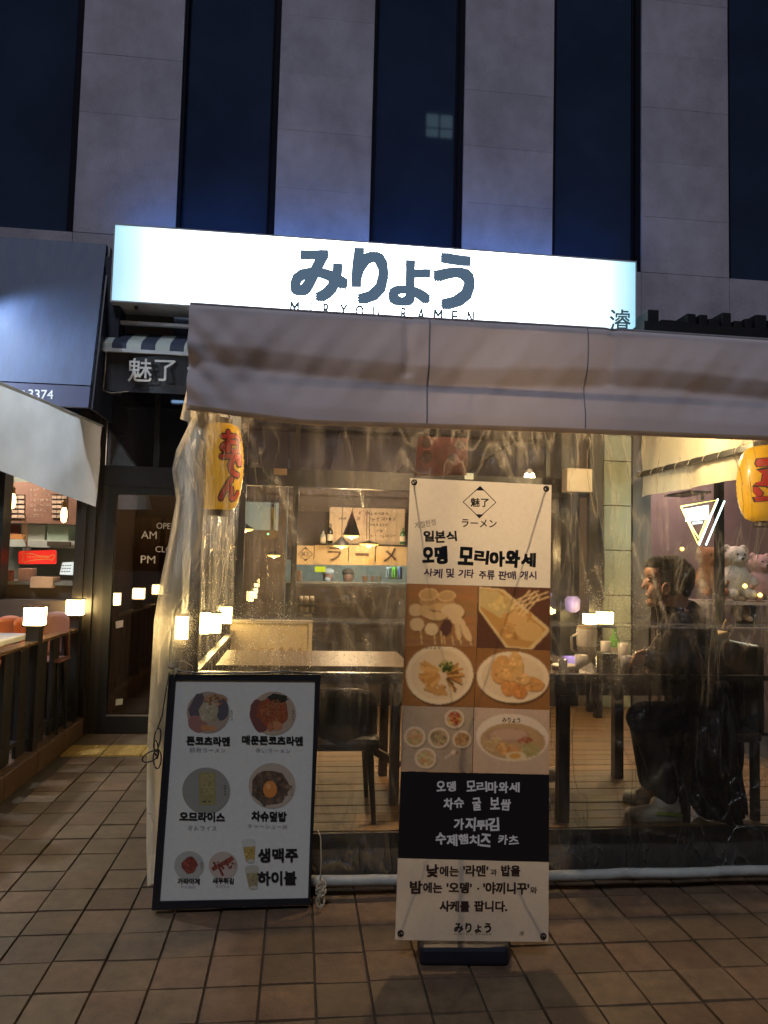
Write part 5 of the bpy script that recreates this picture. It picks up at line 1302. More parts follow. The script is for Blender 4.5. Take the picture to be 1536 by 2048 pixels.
# ------------------------------------------------------------------ the other guest, mostly hidden by the banner
g2 = thing('person', 'guest sitting opposite the man, hand and beige shoes showing beside the banner', 'person', (.92, 4.1, DECK))
def g(x, y, z): return (x, 4.1+y, z)
bodyg = [('s', g(.98, 0, 1.46), (.085, .075, .11)), ('c', g(.96, 0, 1.38), g(.92, 0, 1.26), .055, .06), ('s', g(.90, 0, 1.18), (.12, .19, .11)), ('c', g(.90, 0, 1.15), g(.86, 0, .82), .135, .14),
         ('c', g(.92, -.18, 1.19), g(1.02, -.22, 1.00), .055, .045), ('c', g(1.02, -.22, 1.00), g(1.22, -.2, 1.05), .042, .030), ('c', g(.92, .18, 1.19), g(1.05, .22, 1.0), .055, .045), ('c', g(1.05, .22, 1.0), g(1.25, .16, 1.03), .042, .03),
         ('s', g(1.27, -.2, 1.055), (.045, .034, .022)), ('c', g(.88, -.1, .78), g(1.25, -.12, .80), .085, .065), ('c', g(.88, .1, .78), g(1.28, .12, .80), .085, .065), ('c', g(1.25, -.12, .80), g(1.14, -.14, .36), .06, .04), ('c', g(1.28, .12, .80), g(1.34, .14, .40), .06, .04)]
for k in range(4): bodyg += [('c', g(1.30, -.225+.016*k, 1.06), g(1.345, -.228+.017*k, 1.045), .0085, .008), ('c', g(1.345, -.228+.017*k, 1.045), g(1.362, -.228+.017*k, 1.02), .008, .0065)]
bodyg += [('c', g(1.26, -.235, 1.05), g(1.30, -.25, 1.035), .010, .008)]
blob('body', M_skin, g2, bodyg, .009, 2)
blob('hair', MATS['hair_black'], g2, [('s', g(.96, 0, 1.50), (.10, .09, .09)), ('s', g(.94, 0, 1.44), (.08, .085, .09))], .01)
blob('jacket', mat('guest_coat', (.03, .026, .03), .8, bump=.5, bscale=12), g2, [(a[0], a[1], a[2], a[3]+.022, a[4]+.02) for a in (bodyg[3], bodyg[4], bodyg[5], bodyg[6], bodyg[7])]+[('s', g(.90, 0, 1.18), (.14, .21, .125))], .012)
blob('trousers', MATS['trousers_dark'], g2, [(a[0], a[1], a[2], a[3]+.014, a[4]+.016) for a in bodyg[9:13]], .011)
shoe(1.10, 3.92, DECK, 1, g2); shoe(1.30, 4.26, DECK+.05, 1, g2)
ch = thing('dining_chair', 'black chair of the guest hidden behind the banner', 'chair', (.85, 4.1, DECK), 'black chairs in the tent')
MB().box(.66, 3.88, DECK+.40, 1.06, 4.32, DECK+.455).obj('seat', M_leather, ch, bevel=.02)
MB().box(.62, 3.88, DECK+.44, .66, 4.32, DECK+.88).obj('backrest', M_leather, ch, bevel=.015)
for dx in (.68, 1.04):
    for dy in (3.91, 4.29): MB().box(dx-.018, dy-.018, DECK+.002, dx+.018, dy+.018, DECK+.399).obj('leg', M_leg, ch)
# junction box, red placard, cable
jb = thing('junction_box', 'cream square box fixed beside the dark tent post', 'box', P(1155, 960, Y=6.35))
x0, x1, z0, z1 = rectY(1130, 938, 1181, 985, 6.35)
MB().box(x0, 6.30, z0, x1, 6.44, z1).obj('housing', mat('box_cream', (.55, .47, .36), .5), jb, bevel=.01)
MB().box(x0-.02, 6.44, z0-.03, x0+.03, 6.70, z0+.01).obj('bracket', M_black, jb)
MB().tube([P(x, y, Y=6.38) for x, y in ((1185, 985), (1193, 1010), (1203, 1060), (1207, 1120), (1206, 1200))], .012).obj('cable', M_black, jb)
rp = thing('red_placard', 'dark red placard hanging under the tent edge above the food banner', 'placard', P(885, 910, Y=3.9))
q = [P(x, y, Y=3.85) for x, y in ((836, 872), (937, 876), (933, 950), (829, 952))]
MB().prism(q, (0, .015, 0)).obj('board', mat('placard_red', (.10, .022, .02), .5, var=.5, scale=9), rp)
bd = Board((0, 3.85, 0), (0, -1, 0)); mb = MB()
for cx, cyy, r_ in ((853, 886, 10), (853, 915, 12), (920, 890, 10), (902, 915, 7)): bd.ell(mb, cx, cyy, r_, r_, 0, .001, (.035, .01, .01), 16, .2)
bd.strip(mb, 846, 899, 860, 899, 2, .0015, (.3, .16, .14)); mb.obj('picture', M_print, rp, cols=True)
for px_ in (848, 925): MB().tube([P(px_, 875, Y=3.85), Vector((P(px_, 875, Y=3.85).x, 3.6, 2.405))], .004).obj('hook', M_black, rp)
MB().box(P(930, 950, Y=5.5).x, 5.5, P(930, 958, Y=5.5).z, P(947, 950, Y=5.5).x, 5.51, P(930, 946, Y=5.5).z).obj('wall_card', mat('card_mint', (.4, .5, .48), .6)); tag(bpy.data.objects['wall_card'], 'tiny mint card peeping over the top edge of the food banner', 'card')

# ------------------------------------------------------------------ right of the tent
M_grn = mat('column_tiles', (.34, .36, .26), .5, var=.15, scale=3)
rc = thing('tiled_column', 'pale greenish tiled column behind the right side of the tent', 'column', (2.78, FY, 0))
for k in range(7):
    MB().box(P(1208, 1100, Y=FY-.1).x, FY-.10, .02+k*.42, P(1262, 1100, Y=FY-.1).x, FY+.1, .02+k*.42+.412).obj('tile', M_grn, rc, bevel=.003)
rs = thing('toy_shop_front', 'pinkish lit shop window beyond the right side of the tent', 'building', (4.5, FY, 0))
MB().box(P(1264, 1100, Y=FY).x, FY-.02, .0, P(1300, 1100, Y=FY).x, FY+.15, 3.29).obj('pillar', mat('shop_grey', (.12, .11, .11), .6, var=.2), rs)
MB().box(3.3, FY-.02, 2.62, 9, FY+.15, 3.29).obj('fascia', mat('shop_fascia', (.10, .10, .11), .6), rs)
MB().box(3.3, FY-.02, .0, 9, FY+.15, .98).obj('stall_riser', mat('shop_brown', (.13, .09, .075), .6, var=.3), rs)
MB().box(3.3, 8.2, 0, 9, 8.3, 3.2).obj('back_wall', mat('pink_wall', (.20, .15, .155), .7, var=.2, scale=2), rs)
MB().box(3.3, FY+.16, 3.0, 9, 8.2, 3.1).obj('ceiling', mat('shop_ceiling2', (.2, .2, .2), .7), rs)
for x in (4.05, 5.2): MB().box(x-.03, FY, .98, x+.03, FY+.08, 2.62).obj('mullion', M_black, rs)
point(rs, (4.2, 7.4, 2.7), 40, (1, .72, .62), .2)
ne = thing('neon_sign', 'glowing yellow and white triangular neon sign behind the vinyl at right', 'neon sign', P(1405, 1045, Y=6.2))
def npt(x, y, Y=6.2): return P(x, y, Y=Y)
M_ny = emis('neon_yellow', (.95, .85, .10), 2.4); M_nw = emis('neon_white', (.62, 1, .92), 4.0)
MB().tube([npt(1362, 1013), npt(1434, 1000), npt(1396, 1088), npt(1362, 1013)], .008).obj('yellow_tube', M_ny, ne)
MB().tube([npt(1376, 1040), npt(1397, 1076), npt(1412, 1040)], .007).obj('yellow_tube', M_ny, ne)
MB().tube([npt(1436, 998), npt(1398, 1090)], .007).obj('white_tube', M_nw, ne)
MB().tube([npt(1449, 1002), npt(1412, 1090)], .007).obj('white_tube', M_nw, ne)
MB().prism([npt(1371, 1018), npt(1417, 1010), npt(1418, 1038), npt(1375, 1043)], (0, .03, 0)).obj('light_box', emis('neon_box', (.75, 1, 1), 3), ne)
MB().prism([npt(1386, 1044), npt(1406, 1042), npt(1405, 1047), npt(1387, 1049)], (0, .02, 0)).obj('plate', emis('neon_plate', (.5, .7, .9), .8), ne)
MB().beam(npt(1405, 1000, 6.24), npt(1405, 985, 6.24), .02).box(npt(1405, 985).x-.1, 6.23, npt(1405, 985).z, npt(1405, 985).x+.1, 6.7, npt(1405, 985).z+.02).obj('bracket', M_black, ne)
point(ne, npt(1400, 1040, 5.95), 5, (.75, 1, .95), .12)
# plush toys and small lamps in the right window
for i, (px_, py_, s_, c_, lab) in enumerate(((1417, 1148, 1.25, (.32, .13, .05), 'large brown plush bear right of the neon sign'), (1470, 1150, 1.35, (.55, .5, .42), 'white plush bear behind the yellow lantern'), (1520, 1160, 1.2, (.5, .3, .28), 'pink plush toy at the right picture edge'), (1480, 1215, .8, (.4, .28, .18), 'small tan plush toy below the white bear'))):
    p = P(px_, py_, Y=7.2); t = thing('plush_toy', lab, 'toy', p, 'plush toys in the right window')
    s_ *= .15
    blob('body', mat('plush_%s' % ('brown', 'white', 'pink', 'tan')[i], c_, .95, bump=.8, bscale=60), t,
         [('s', p+Vector((0, 0, s_*.9)), (s_*.62, s_*.55, s_*.58)), ('s', p-Vector((0, 0, s_*.25)), (s_*.75, s_*.6, s_*.85)), ('s', p+Vector((-s_*.45, 0, s_*1.38)), (s_*.2, s_*.1, s_*.2)), ('s', p+Vector((s_*.45, 0, s_*1.38)), (s_*.2, s_*.1, s_*.2)),
          ('s', p+Vector((0, -s_*.5, s_*.75)), (s_*.22, s_*.2, s_*.16)), ('c', p+Vector((-s_*.5, -s_*.1, 0)), p+Vector((-s_*.85, -s_*.3, -s_*.4)), s_*.22, s_*.2), ('c', p+Vector((s_*.5, -s_*.1, 0)), p+Vector((s_*.85, -s_*.3, -s_*.4)), s_*.22, s_*.2),
          ('c', p+Vector((-s_*.4, -s_*.3, -s_*.9)), p+Vector((-s_*.5, -s_*.7, -s_*.95)), s_*.25, s_*.25), ('c', p+Vector((s_*.4, -s_*.3, -s_*.9)), p+Vector((s_*.5, -s_*.7, -s_*.95)), s_*.25, s_*.25)], .014)
for t in [o for o in bpy.data.objects if o.name.startswith('plush_toy')]:
    k_ = .15*{0: 1.25, 1: 1.35, 2: 1.2, 3: .8}[int(t.name[-1]) if '.' in t.name else 0]; c_ = Vector(t.location)
    for dx, dz, r_ in ((-.2, 1.05, .055), (.2, 1.05, .055), (0, .84, .075)):
        MB().ico(c_+Vector((dx*k_, -.56*k_ if dx else -.70*k_, dz*k_)), r_*k_, 2).obj('eye' if dx else 'nose', MATS['eye_dark'], t, smooth=True)
sh = thing('toy_shelf', 'pale shelf the plush toys sit on', 'shelf', (4.5, 7.2, 1.2))
zt_ = P(1417, 1148, Y=7.2).z-.27
MB().box(3.5, 7.0, zt_-.03, 6, 7.5, zt_).obj('board', mat('shelf_pale', (.4, .33, .28), .6), sh)
for x in (3.6, 4.6, 5.6): MB().box(x, 7.1, .02, x+.03, 7.4, zt_-.031).obj('upright', M_black, sh)
for k, (px_, py_) in enumerate(((1212, 1096), (1364, 1098), (1246, 1098), (1385, 1240), (1490, 1172), (1520, 1190))):
    p = P(px_, py_, Y=7.6 if k < 3 else 6.95)
    o = MB().ico(p, .022 if k != 2 else .012, 2).obj('globe_light', emis('globe_glow', (1, .65, .12), 4.0), None, smooth=True)
    tag(o, ('tiny amber globe light just right of the tent post', 'tiny amber globe light left of the neon sign', 'faint amber globe light on the tiled column', 'amber globe light above the cream bag', 'amber globe light over the tan toy', 'amber globe light near the right picture edge')[k], 'light', 'amber globe lights')
# ------------------------------------------------------------------ lanterns
M_lant = mat('lantern_yellow', (.74, .45, .014), .4, var=.08, scale=3, emit=(.9, .42, .02), estr=.20, coat=.3)
M_red = mat('lantern_red', (.55, .04, .03), .45, emit=(.5, .03, .02), estr=.10); M_ink = mat('lantern_ink', (.012, .008, .012), .5)
def lantern(c, rad, h, lab, glyph, a0, gw_, gh):
    t = thing('paper_lantern', lab, 'lantern', c)
    prof = []
    n = 26
    for k in range(n+1):
        v = k/n; e = min(1, math.sin(math.pi*v)**.38*1.0) if 0 < v < 1 else 0
        prof.append((rad*(.48+.52*e)+(.0022 if k % 2 else -.001), -h/2+h*v))
    MB().lathe(prof, c, 36).obj('body', M_lant, t, smooth=True)
    MB().lathe([(rad*.44, h/2-.004), (rad*.46, h/2+.028), (rad*.40, h/2+.03)], c, 24).obj('top_ring', M_ink, t)
    MB().lathe([(rad*.40, -h/2-.03), (rad*.46, -h/2-.028), (rad*.44, -h/2+.004)], c, 24).obj('bottom_ring', M_ink, t)
    MB().lathe([(0.0, -h/2-.020), (rad*.38, -h/2-.024)], c, 24).obj('inner_cap', M_white_c, t)
    for s_ in (-1, 1): MB().tube([Vector(c)+Vector((s_*rad*.4, 0, h/2+.02)), Vector(c)+Vector((0, 0, h/2+.10)), Vector(c)+Vector((0, -.0, 2.40-c[2]))], .003).obj('hanger', M_ink, t)
    def wrap(u, z, lift):
        a = a0+u/rad; v = (z+h/2)/h; e = math.sin(math.pi*min(.999, max(.001, v)))**.38
        r_ = rad*(.48+.52*e)+.003+lift
        return (c[0]+r_*math.sin(a), c[1]-r_*math.cos(a), c[2]+z)
    glyph(t, wrap)
def sub_mesh(V, Fs, mx_=.012):
    bm = bmesh.new(); vs = [bm.verts.new((x, y, 0)) for x, y in V]
    for q in Fs:
        try: bm.faces.new([vs[i] for i in q])
        except ValueError: pass
    bmesh.ops.triangulate(bm, faces=bm.faces[:])
    for _ in range(4):
        ed = [e for e in bm.edges if e.calc_length() > mx_]
        if not ed: break
        bmesh.ops.subdivide_edges(bm, edges=ed, cuts=1, use_grid_fill=False); bmesh.ops.triangulate(bm, faces=bm.faces[:])
    bm.verts.index_update(); out = ([v.co.copy() for v in bm.verts], [tuple(v.index for v in f.verts) for f in bm.faces]); bm.free(); return out
def g_oden(t, wrap):
    for i, ch_ in enumerate('おでん'):
        V, Fs, asp = text_mesh(ch_, .0, 1.)
        cz = .115-.115*i; w_, h_ = .105, .105
        V = [(x*w_*1.1, y*h_) for x, y in V]; V, Fs = sub_mesh(V, Fs)
        for mat_, rr, lift in ((M_ink, .0140, .0), (M_red, .0066, .0015)):
            mb = MB()
            for k in range(8):
                a = k*math.pi/4; mb.add([wrap(v.x+rr*math.cos(a), v.y+cz+rr*math.sin(a), lift+k*.00004) for v in V], Fs)
            mb.obj('lettering', mat_, t)
lantern(tuple(P(441, 934, Y=3.74)), .113, .43, 'yellow paper lantern with red hiragana hanging in the left tent corner', g_oden, R(36), 0, 0)
def g_right(t, wrap):
    # strokes as they show on the visible left half
    SH = [[(-.055, .125), (.07, .128), (.07, .082), (-.05, .080), (-.062, .10)],
          [(-.05, .062), (.0, .07), (.075, .062), (.06, .045), (.03, .04), (.028, -.002), (.075, -.01), (.07, -.06), (.02, -.05), (-.005, -.028), (-.068, -.022), (-.05, -.004), (-.028, .0), (-.022, .038)],
          [(-.070, -.026), (-.045, -.03), (-.018, -.06), (-.025, -.078), (-.05, -.082), (-.07, -.055)],
          [(-.073, -.082), (.0, -.080), (.075, -.062), (.075, -.085), (.0, -.105), (-.065, -.108)]]
    for s_ in SH:
        cx = sum(p[0] for p in s_)/len(s_); cz = sum(p[1] for p in s_)/len(s_)
        for mat_, k_, lift in ((M_ink, 1.10, .0), (M_red, .93, .0015)):
            V = [(cx+(x-cx)*k_, cz+(z-cz)*(k_ if k_ < 1 else 1.12)) for x, z in s_]; V, Fs = sub_mesh(V, [tuple(range(len(V)))])
            MB().add([wrap(v.x, v.y, lift) for v in V], Fs).obj('lettering', mat_, t)
rl = P(1528, 968, Y=3.80)
lantern((rl.x+.02, 3.80, rl.z), .155, .415, 'yellow paper lantern with bold red strokes cut by the right picture edge', g_right, R(-34), 0, 0)
# ================================================================== MENU BOARD on the ground
MBo = P(305, 1818, z=.03); 
mtop = P(340, 1350, Y=3.50)
mbot = P(460, 1815, z=.02); mtopc = P(490, 1349, Y=3.515)
nrm = Vector((1, 0, 0)).cross(mtopc-mbot).normalized()
if nrm.y > 0: nrm = -nrm
bdm = Board(mbot, nrm)
men = thing('menu_light_box', 'black framed white menu board with eight dish pictures leaning on the tent', 'menu board', mbot)
M_mframe = mat('menu_frame_black', (.010, .010, .014), .4, var=.2)
OUT = [(338, 1349), (641, 1349), (620, 1810), (303, 1821)]
INN = [(351, 1360), (630, 1362), (616, 1797), (319, 1803)]
for a, b in ((0, 1), (1, 2), (2, 3), (3, 0)):
    q = [bdm.pt(*OUT[a]), bdm.pt(*OUT[b]), bdm.pt(*INN[b]), bdm.pt(*INN[a])]
    MB().prism(q, -nrm*.045).obj('frame', M_mframe, men)
q = [bdm.pt(*p_, -.030) for p_ in INN]
MB().prism(q, -nrm*.01).obj('back_panel', M_mframe, men)
M_prn = print_mat('menu_print', rough=.35, coat=.4, gain=1.)
LW = (.60, .60, .56)
mb = MB(); bdm.quad(mb, INN, -.008, LW); mb.obj('sheet', M_prn, men, cols=True)
INK = (.008, .008, .010)
def mt(t, cx, cy_, w, h, col=INK, bold=.05, rot=1.2):
    bdm.text(t, cx, cy_, w, h, col, -.004, bold, rot).obj('lettering', M_prn, men, cols=True)
GREY = (.28, .27, .30)
mt('돈코츠라멘', 416, 1482, 87, 18); mt('豚骨ラーメン', 415, 1500, 72, 9, GREY, .0)
mt('매운돈코츠라멘', 545, 1481, 122, 18); mt('辛いラーメン', 546, 1501, 70, 9, GREY, .0)
mt('오므라이스', 404, 1634, 91, 19); mt('オムライス', 404, 1656, 58, 9, GREY, .0)
mt('차슈덮밥', 538, 1633, 70, 20); mt('チャーシュー丼', 535, 1653, 80, 9, GREY, .0)
mt('가라아게', 377, 1763, 44, 12, INK, .04); mt('からあげ', 376, 1774, 30, 6, GREY, 0)
mt('새우튀김', 446, 1762, 42, 12, INK, .04); mt('えびてん', 445, 1773, 28, 6, GREY, 0)
mt('생맥주', 556, 1711, 80, 28, INK, .05, -.5); mt('하이볼', 554, 1757, 78, 28, INK, .05, -.5)
def dish(cx, cy_, r_, base, fn):
    mb = MB(); bdm.ell(mb, cx, cy_, r_, r_*.97, 0, -.0060, base, 40); fn(mb); mb.obj('dish_picture', M_prn, men, cols=True)
CUT = -.0056
def d1(mb):
    bdm.quad(mb, [(376, 1420), (392, 1388), (405, 1387), (412, 1405), (402, 1440), (386, 1452)], CUT, (.10, .08, .09))
    bdm.ell(mb, 395, 1448, 20, 16, 20, CUT+1e-4, (.30, .14, .12), 20, .15); bdm.ell(mb, 430, 1400, 24, 12, 0, CUT+2e-4, (.34, .20, .12), 20, .15)
    bdm.ell(mb, 444, 1420, 12, 22, 0, CUT+3e-4, (.09, .08, .10), 20, .15); bdm.ell(mb, 417, 1422, 19, 22, 5, CUT+4e-4, (.36, .30, .20), 20, .15)
    bdm.pieces(mb, 417, 1424, 17, 20, 60, 5, CUT+5e-4, [(.42, .37, .27), (.32, .26, .16)], True)
    bdm.ell(mb, 410, 1456, 9, 6, 10, CUT+8e-4, (.45, .20, .08), 12); bdm.ell(mb, 425, 1457, 7, 6, 10, CUT+8e-4, (.48, .22, .10), 12)
    bdm.pieces(mb, 430, 1400, 22, 10, 26, 3.5, CUT+9e-4, [(.4, .22, .1), (.2, .1, .05)])
dish(416, 1425, 43, (.34, .26, .20), d1)
def d2(mb):
    bdm.ell(mb, 520, 1432, 20, 33, -10, CUT, (.16, .06, .05), 24, .1); bdm.ell(mb, 545, 1424, 32, 30, 0, CUT+1e-4, (.27, .07, .03), 24, .15)
    bdm.ell(mb, 556, 1397, 20, 9, 5, CUT+2e-4, (.025, .025, .02), 20, .3); bdm.pieces(mb, 548, 1424, 26, 24, 90, 4, CUT+3e-4, [(.42, .12, .04), (.22, .06, .03), (.34, .16, .06)], True)
    bdm.pieces(mb, 556, 1396, 20, 8, 30, 3, CUT+7e-4, [(.03, .03, .02), (.06, .06, .04)], True); bdm.ell(mb, 553, 1452, 12, 9, 0, CUT+9e-4, (.46, .19, .09), 14); bdm.ell(mb, 541, 1454, 7, 9, 0, CUT+9e-4, (.40, .14, .06), 14)
dish(547, 1427, 45, (.40, .30, .22), d2)
def d3(mb):
    bdm.quad(mb, [(397, 1545), (431, 1545), (432, 1610), (398, 1611)], CUT, (.27, .235, .10)); bdm.quad(mb, [(401, 1549), (427, 1549), (428, 1590), (402, 1590)], CUT+1e-4, (.31, .27, .12))
    bdm.strip(mb, 404, 1604, 421, 1603, 3, CUT+2e-4, (.08, .06, .04)); bdm.pieces(mb, 414, 1576, 14, 28, 40, 3, CUT+3e-4, [(.29, .25, .10), (.24, .2, .09)])
dish(412, 1582, 48, (.25, .25, .22), d3)
def d4(mb):
    bdm.ell(mb, 541, 1576, 37, 36, 0, CUT, (.10, .06, .04), 16, .2); bdm.pieces(mb, 541, 1576, 34, 33, 110, 6, CUT+1e-4, [(.13, .08, .05), (.07, .045, .03), (.20, .12, .07), (.09, .07, .05)])
    bdm.ell(mb, 540, 1579, 14, 17, 0, CUT+8e-4, (.62, .22, .05), 24); bdm.ell(mb, 537, 1573, 5, 6, 0, CUT+9e-4, (.75, .34, .12), 12)
dish(544, 1572, 47, (.42, .34, .26), d4)
def d5(mb):
    bdm.ell(mb, 378, 1731, 16, 17, 0, CUT, (.20, .04, .03), 11, .35); bdm.pieces(mb, 378, 1731, 13, 14, 30, 4, CUT+1e-4, [(.26, .06, .04), (.14, .03, .02)])
dish(378, 1732, 30, (.36, .36, .33), d5)
def d6(mb):
    bdm.strip(mb, 424, 1740, 452, 1724, 8, CUT, (.20, .05, .03)); bdm.strip(mb, 446, 1728, 466, 1716, 9, CUT+1e-4, (.24, .06, .04)); bdm.strip(mb, 438, 1736, 446, 1752, 5, CUT+2e-4, (.18, .04, .03))
    bdm.pieces(mb, 446, 1730, 20, 9, 26, 3, CUT+3e-4, [(.26, .06, .04), (.15, .03, .02)])
dish(446, 1732, 29, (.44, .36, .30), d6)
for (cx, cy_, c1_, c2_) in ((498, 1704, (.40, .28, .08), (.50, .50, .46)), (504, 1757, (.28, .24, .12), (.42, .40, .32))):
    mb = MB(); bdm.quad(mb, [(cx-15, cy_-20), (cx+13, cy_-22), (cx+11, cy_+18), (cx-6, cy_+21)], -.0058, c1_)
    bdm.quad(mb, [(cx-15, cy_-20), (cx+13, cy_-22), (cx+12.5, cy_-11), (cx-13, cy_-9)], CUT, c2_); bdm.ell(mb, cx-1, cy_-21, 14, 5, -4, CUT+1e-4, c2_, 20)
    bdm.ell(mb, cx+3, cy_+19, 8, 4, -4, CUT+1e-4, (.45, .42, .36), 16); bdm.pieces(mb, cx+1, cy_+3, 8, 12, 20, 3, CUT+2e-4, [tuple(k*1.2 for k in c1_), tuple(k*.75 for k in c1_)])
    mb.obj('drink_picture', M_prn, men, cols=True)
for cx, cy_ in ((463, 1430), (586, 1430), (450, 1580), (583, 1581), (403, 1731), (470, 1731)):
    bdm.text('みりょう', cx, cy_, 20 if cx not in (403, 470) else 13, 5, INK, -.003, 0, 90).obj('lettering', M_prn, men, cols=True)
MB().tube([bdm.pt(353, 1342, .01), bdm.pt(420, 1347, .012), bdm.pt(500, 1346, .01), bdm.pt(565, 1343, .012), bdm.pt(636, 1347, .0)], .0035, 6).obj('top_wire', M_mframe, men)
# rope tie at the top left corner
rt_ = thing('rope_tie', 'frayed white rope tied round the lamp post at the corner of the menu board', 'rope', bdm.pt(352, 1335))
def Pm(x, y, l=.02): return bdm.pt(x, y, l)
M_rope2 = mat('rope_frayed', (.52, .45, .33), .85, bump=.8, bscale=200)
MB().tube([Pm(338, 1330), Pm(345, 1334), Pm(356, 1334), Pm(346, 1328), Pm(339, 1334), Pm(350, 1338)], .006, 7).obj('knot', M_rope2, rt_, smooth=True)
for q in (((338, 1330), (350, 1322), (368, 1322), (385, 1331), (388, 1340)), ((350, 1336), (353, 1344), (349, 1352)), ((348, 1334), (358, 1336), (366, 1333)), ((352, 1336), (362, 1341), (366, 1340)), ((350, 1334), (356, 1344), (358, 1348))):
    MB().tube([Pm(*a) for a in q], .0035, 6, .002).obj('strand', M_rope2, rt_, smooth=True)
# black cable bundle at the left
cb_ = thing('black_cable', 'thin black cable with a tied bundle of loops at the left of the menu board', 'cable', Pm(320, 1500))
mb = MB().tube([Pm(340, 1345), Pm(332, 1390), Pm(326, 1430), Pm(317, 1455)], .003, 6)
def loop(cx, cy_, rx, ry, rot, n=18, a0=0, a1=360):
    a = R(rot); out = []
    for k in range(n+1):
        t = R(a0+(a1-a0)*k/n); x = rx*math.cos(t); y = ry*math.sin(t)
        out.append(Pm(cx+x*math.cos(a)-y*math.sin(a), cy_+x*math.sin(a)+y*math.cos(a), .02+.006*math.sin(t*2)))
    return out
mb.tube(loop(316, 1478, 6, 23, 8), .003, 6).tube(loop(303, 1512, 18, 9, -28), .003, 6).tube(loop(316, 1517, 8, 19, 0), .003, 6).tube(loop(314, 1498, 4, 18, -6), .003, 6)
mb.obj('cord', M_mframe, cb_, smooth=True)
MB().tube([Pm(310, 1500), Pm(318, 1503), Pm(312, 1507), Pm(319, 1510)], .005, 6).obj('tie', M_mframe, cb_)
# white cord hanging at the right
wc = thing('hanging_string', 'thin white cord with a knotted coil hanging at the right of the menu board', 'cord', Pm(642, 1700))
mb = MB().tube([Pm(634, 1655), Pm(641, 1672), Pm(642, 1720), Pm(640, 1762)], .0028, 6)
for k in range(6): mb.tube(loop(641+random.uniform(-2, 2), 1766+k*3, 7+random.random()*3, 8, random.uniform(-30, 30)), .003, 6)
mb.tube(loop(641, 1798, 7, 15, 5), .003, 6).tube(loop(643, 1797, 5, 13, -8), .003, 6).tube(loop(640, 1799, 8, 12, 12), .003, 6)
mb.obj('cord', M_rope2, wc, smooth=True)

# ================================================================== FOOD BANNER on its stand
b0, b1, b2 = P(820, 957, Y=3.05), P(1103, 970, Y=3.05), P(943, 1882, Y=2.90)
nb_ = (b1-b0).cross(b2-b0).normalized()
if nb_.y > 0: nb_ = -nb_
bn = Board(b0, nb_)
ban = thing('food_banner', 'tall hanging food banner with Korean menu text standing in front of the tent', 'banner', P(940, 1905, z=0))
M_ban = print_mat('banner_print', trans=.62, rough=.5)
BC = [(820, 956), (1103, 970), (1097, 1884), (790, 1880)]
def ed(v, side):    # edge px at picture height y
    return lerp(820, 790, (v-957)/923) if side == 0 else lerp(1103, 1097, (v-970)/914)
SHC = (.74, .70, .66)
mb = MB(); bn.quad(mb, [(820, 956), (1103, 970), (1100.5, 1176), (813, 1167)], 0, SHC); mb.obj('sheet', M_ban, ban, cols=True)
mb = MB(); bn.quad(mb, [(795.6, 1716), (1097.5, 1724), (1097, 1884), (790, 1880)], 0, SHC); mb.obj('sheet', M_ban, ban, cols=True)
mb = MB(); bn.quad(mb, [(813, 1167), (815, 1167), (804, 1543), (802, 1542)], -.0004, SHC); mb.obj('edge', M_ban, ban, cols=True)
M_bp = print_mat('banner_ink', trans=.0, rough=.5)
M_bp2 = print_mat('banner_photo', trans=.62, rough=.5, gain=1.15)
def btxt(t, cx, cy_, w, h, col=INK, bold=.03, rot=1.5, lift=.003, sp=1.):
    bn.text(t, cx, cy_, w, h, col, lift, bold, rot, spacing=sp).obj('lettering', M_bp, ban, cols=True)
# logo
mb = MB()
q = [(960, 973), (991.5, 1005), (958.5, 1035), (926, 1004)]
for a, b in zip(q, q[1:]+q[:1]): bn.strip(mb, *a, *b, 1.6, .002, INK)
bn.quad(mb, [(960, 972), (969, 981.5), (950.5, 981)], .0022, INK); bn.quad(mb, [(958.5, 1037), (950, 1028.5), (967.5, 1029)], .0022, INK)
mb.obj('emblem', M_bp, ban, cols=True)
btxt('魅了', 959, 1005, 36, 18, bold=.03); btxt('ラーメン', 958, 1047, 70, 16, bold=.02)
btxt('계절한정', 850, 1048, 42, 13, (.09, .07, .07), 0, -11)
def brush(s_, cx, cy_, w, h, col, bold, rot=1.5, lift=.003):
    """hand lettered line: every character its own slant, size and height"""
    n = len(s_); st = w/n
    mb = MB()
    for i, c in enumerate(s_):
        bn.text(c, cx-w/2+st*(i+.5), cy_+math.tan(R(rot))*(st*(i+.5)-w/2)+random.uniform(-.07, .07)*h, st*random.uniform(.84, .98), h*random.uniform(.84, 1.14), col, lift, bold, rot+random.uniform(-7, 5), mb)
    mb.obj('lettering', M_bp, ban, cols=True)
brush('일본식', 880, 1073, 68, 22, INK, .05, 2)
brush('오뎅', 869, 1112, 52, 33, INK, .07, 1); brush('모리아와세', 994, 1116, 156, 32, INK, .07, 2)
PUR = (.055, .025, .10)
for t, cx, w in (('사케', 866, 38), ('및', 900, 17), ('기타', 932, 33), ('주류', 973, 33), ('판매', 1014, 36), ('개시', 1056, 34)): brush(t, cx, 1146+(cx-866)*.03, w, 18, PUR, .04, 1)
L0 = .0012
def photo(name, quad_, col, fn):
    ra = Raster(quad_, col); fn(ra); ra.obj(bn, name, M_bp2, ban, 0)
E1 = L0+3e-4
W1 = (.30, .155, .07)
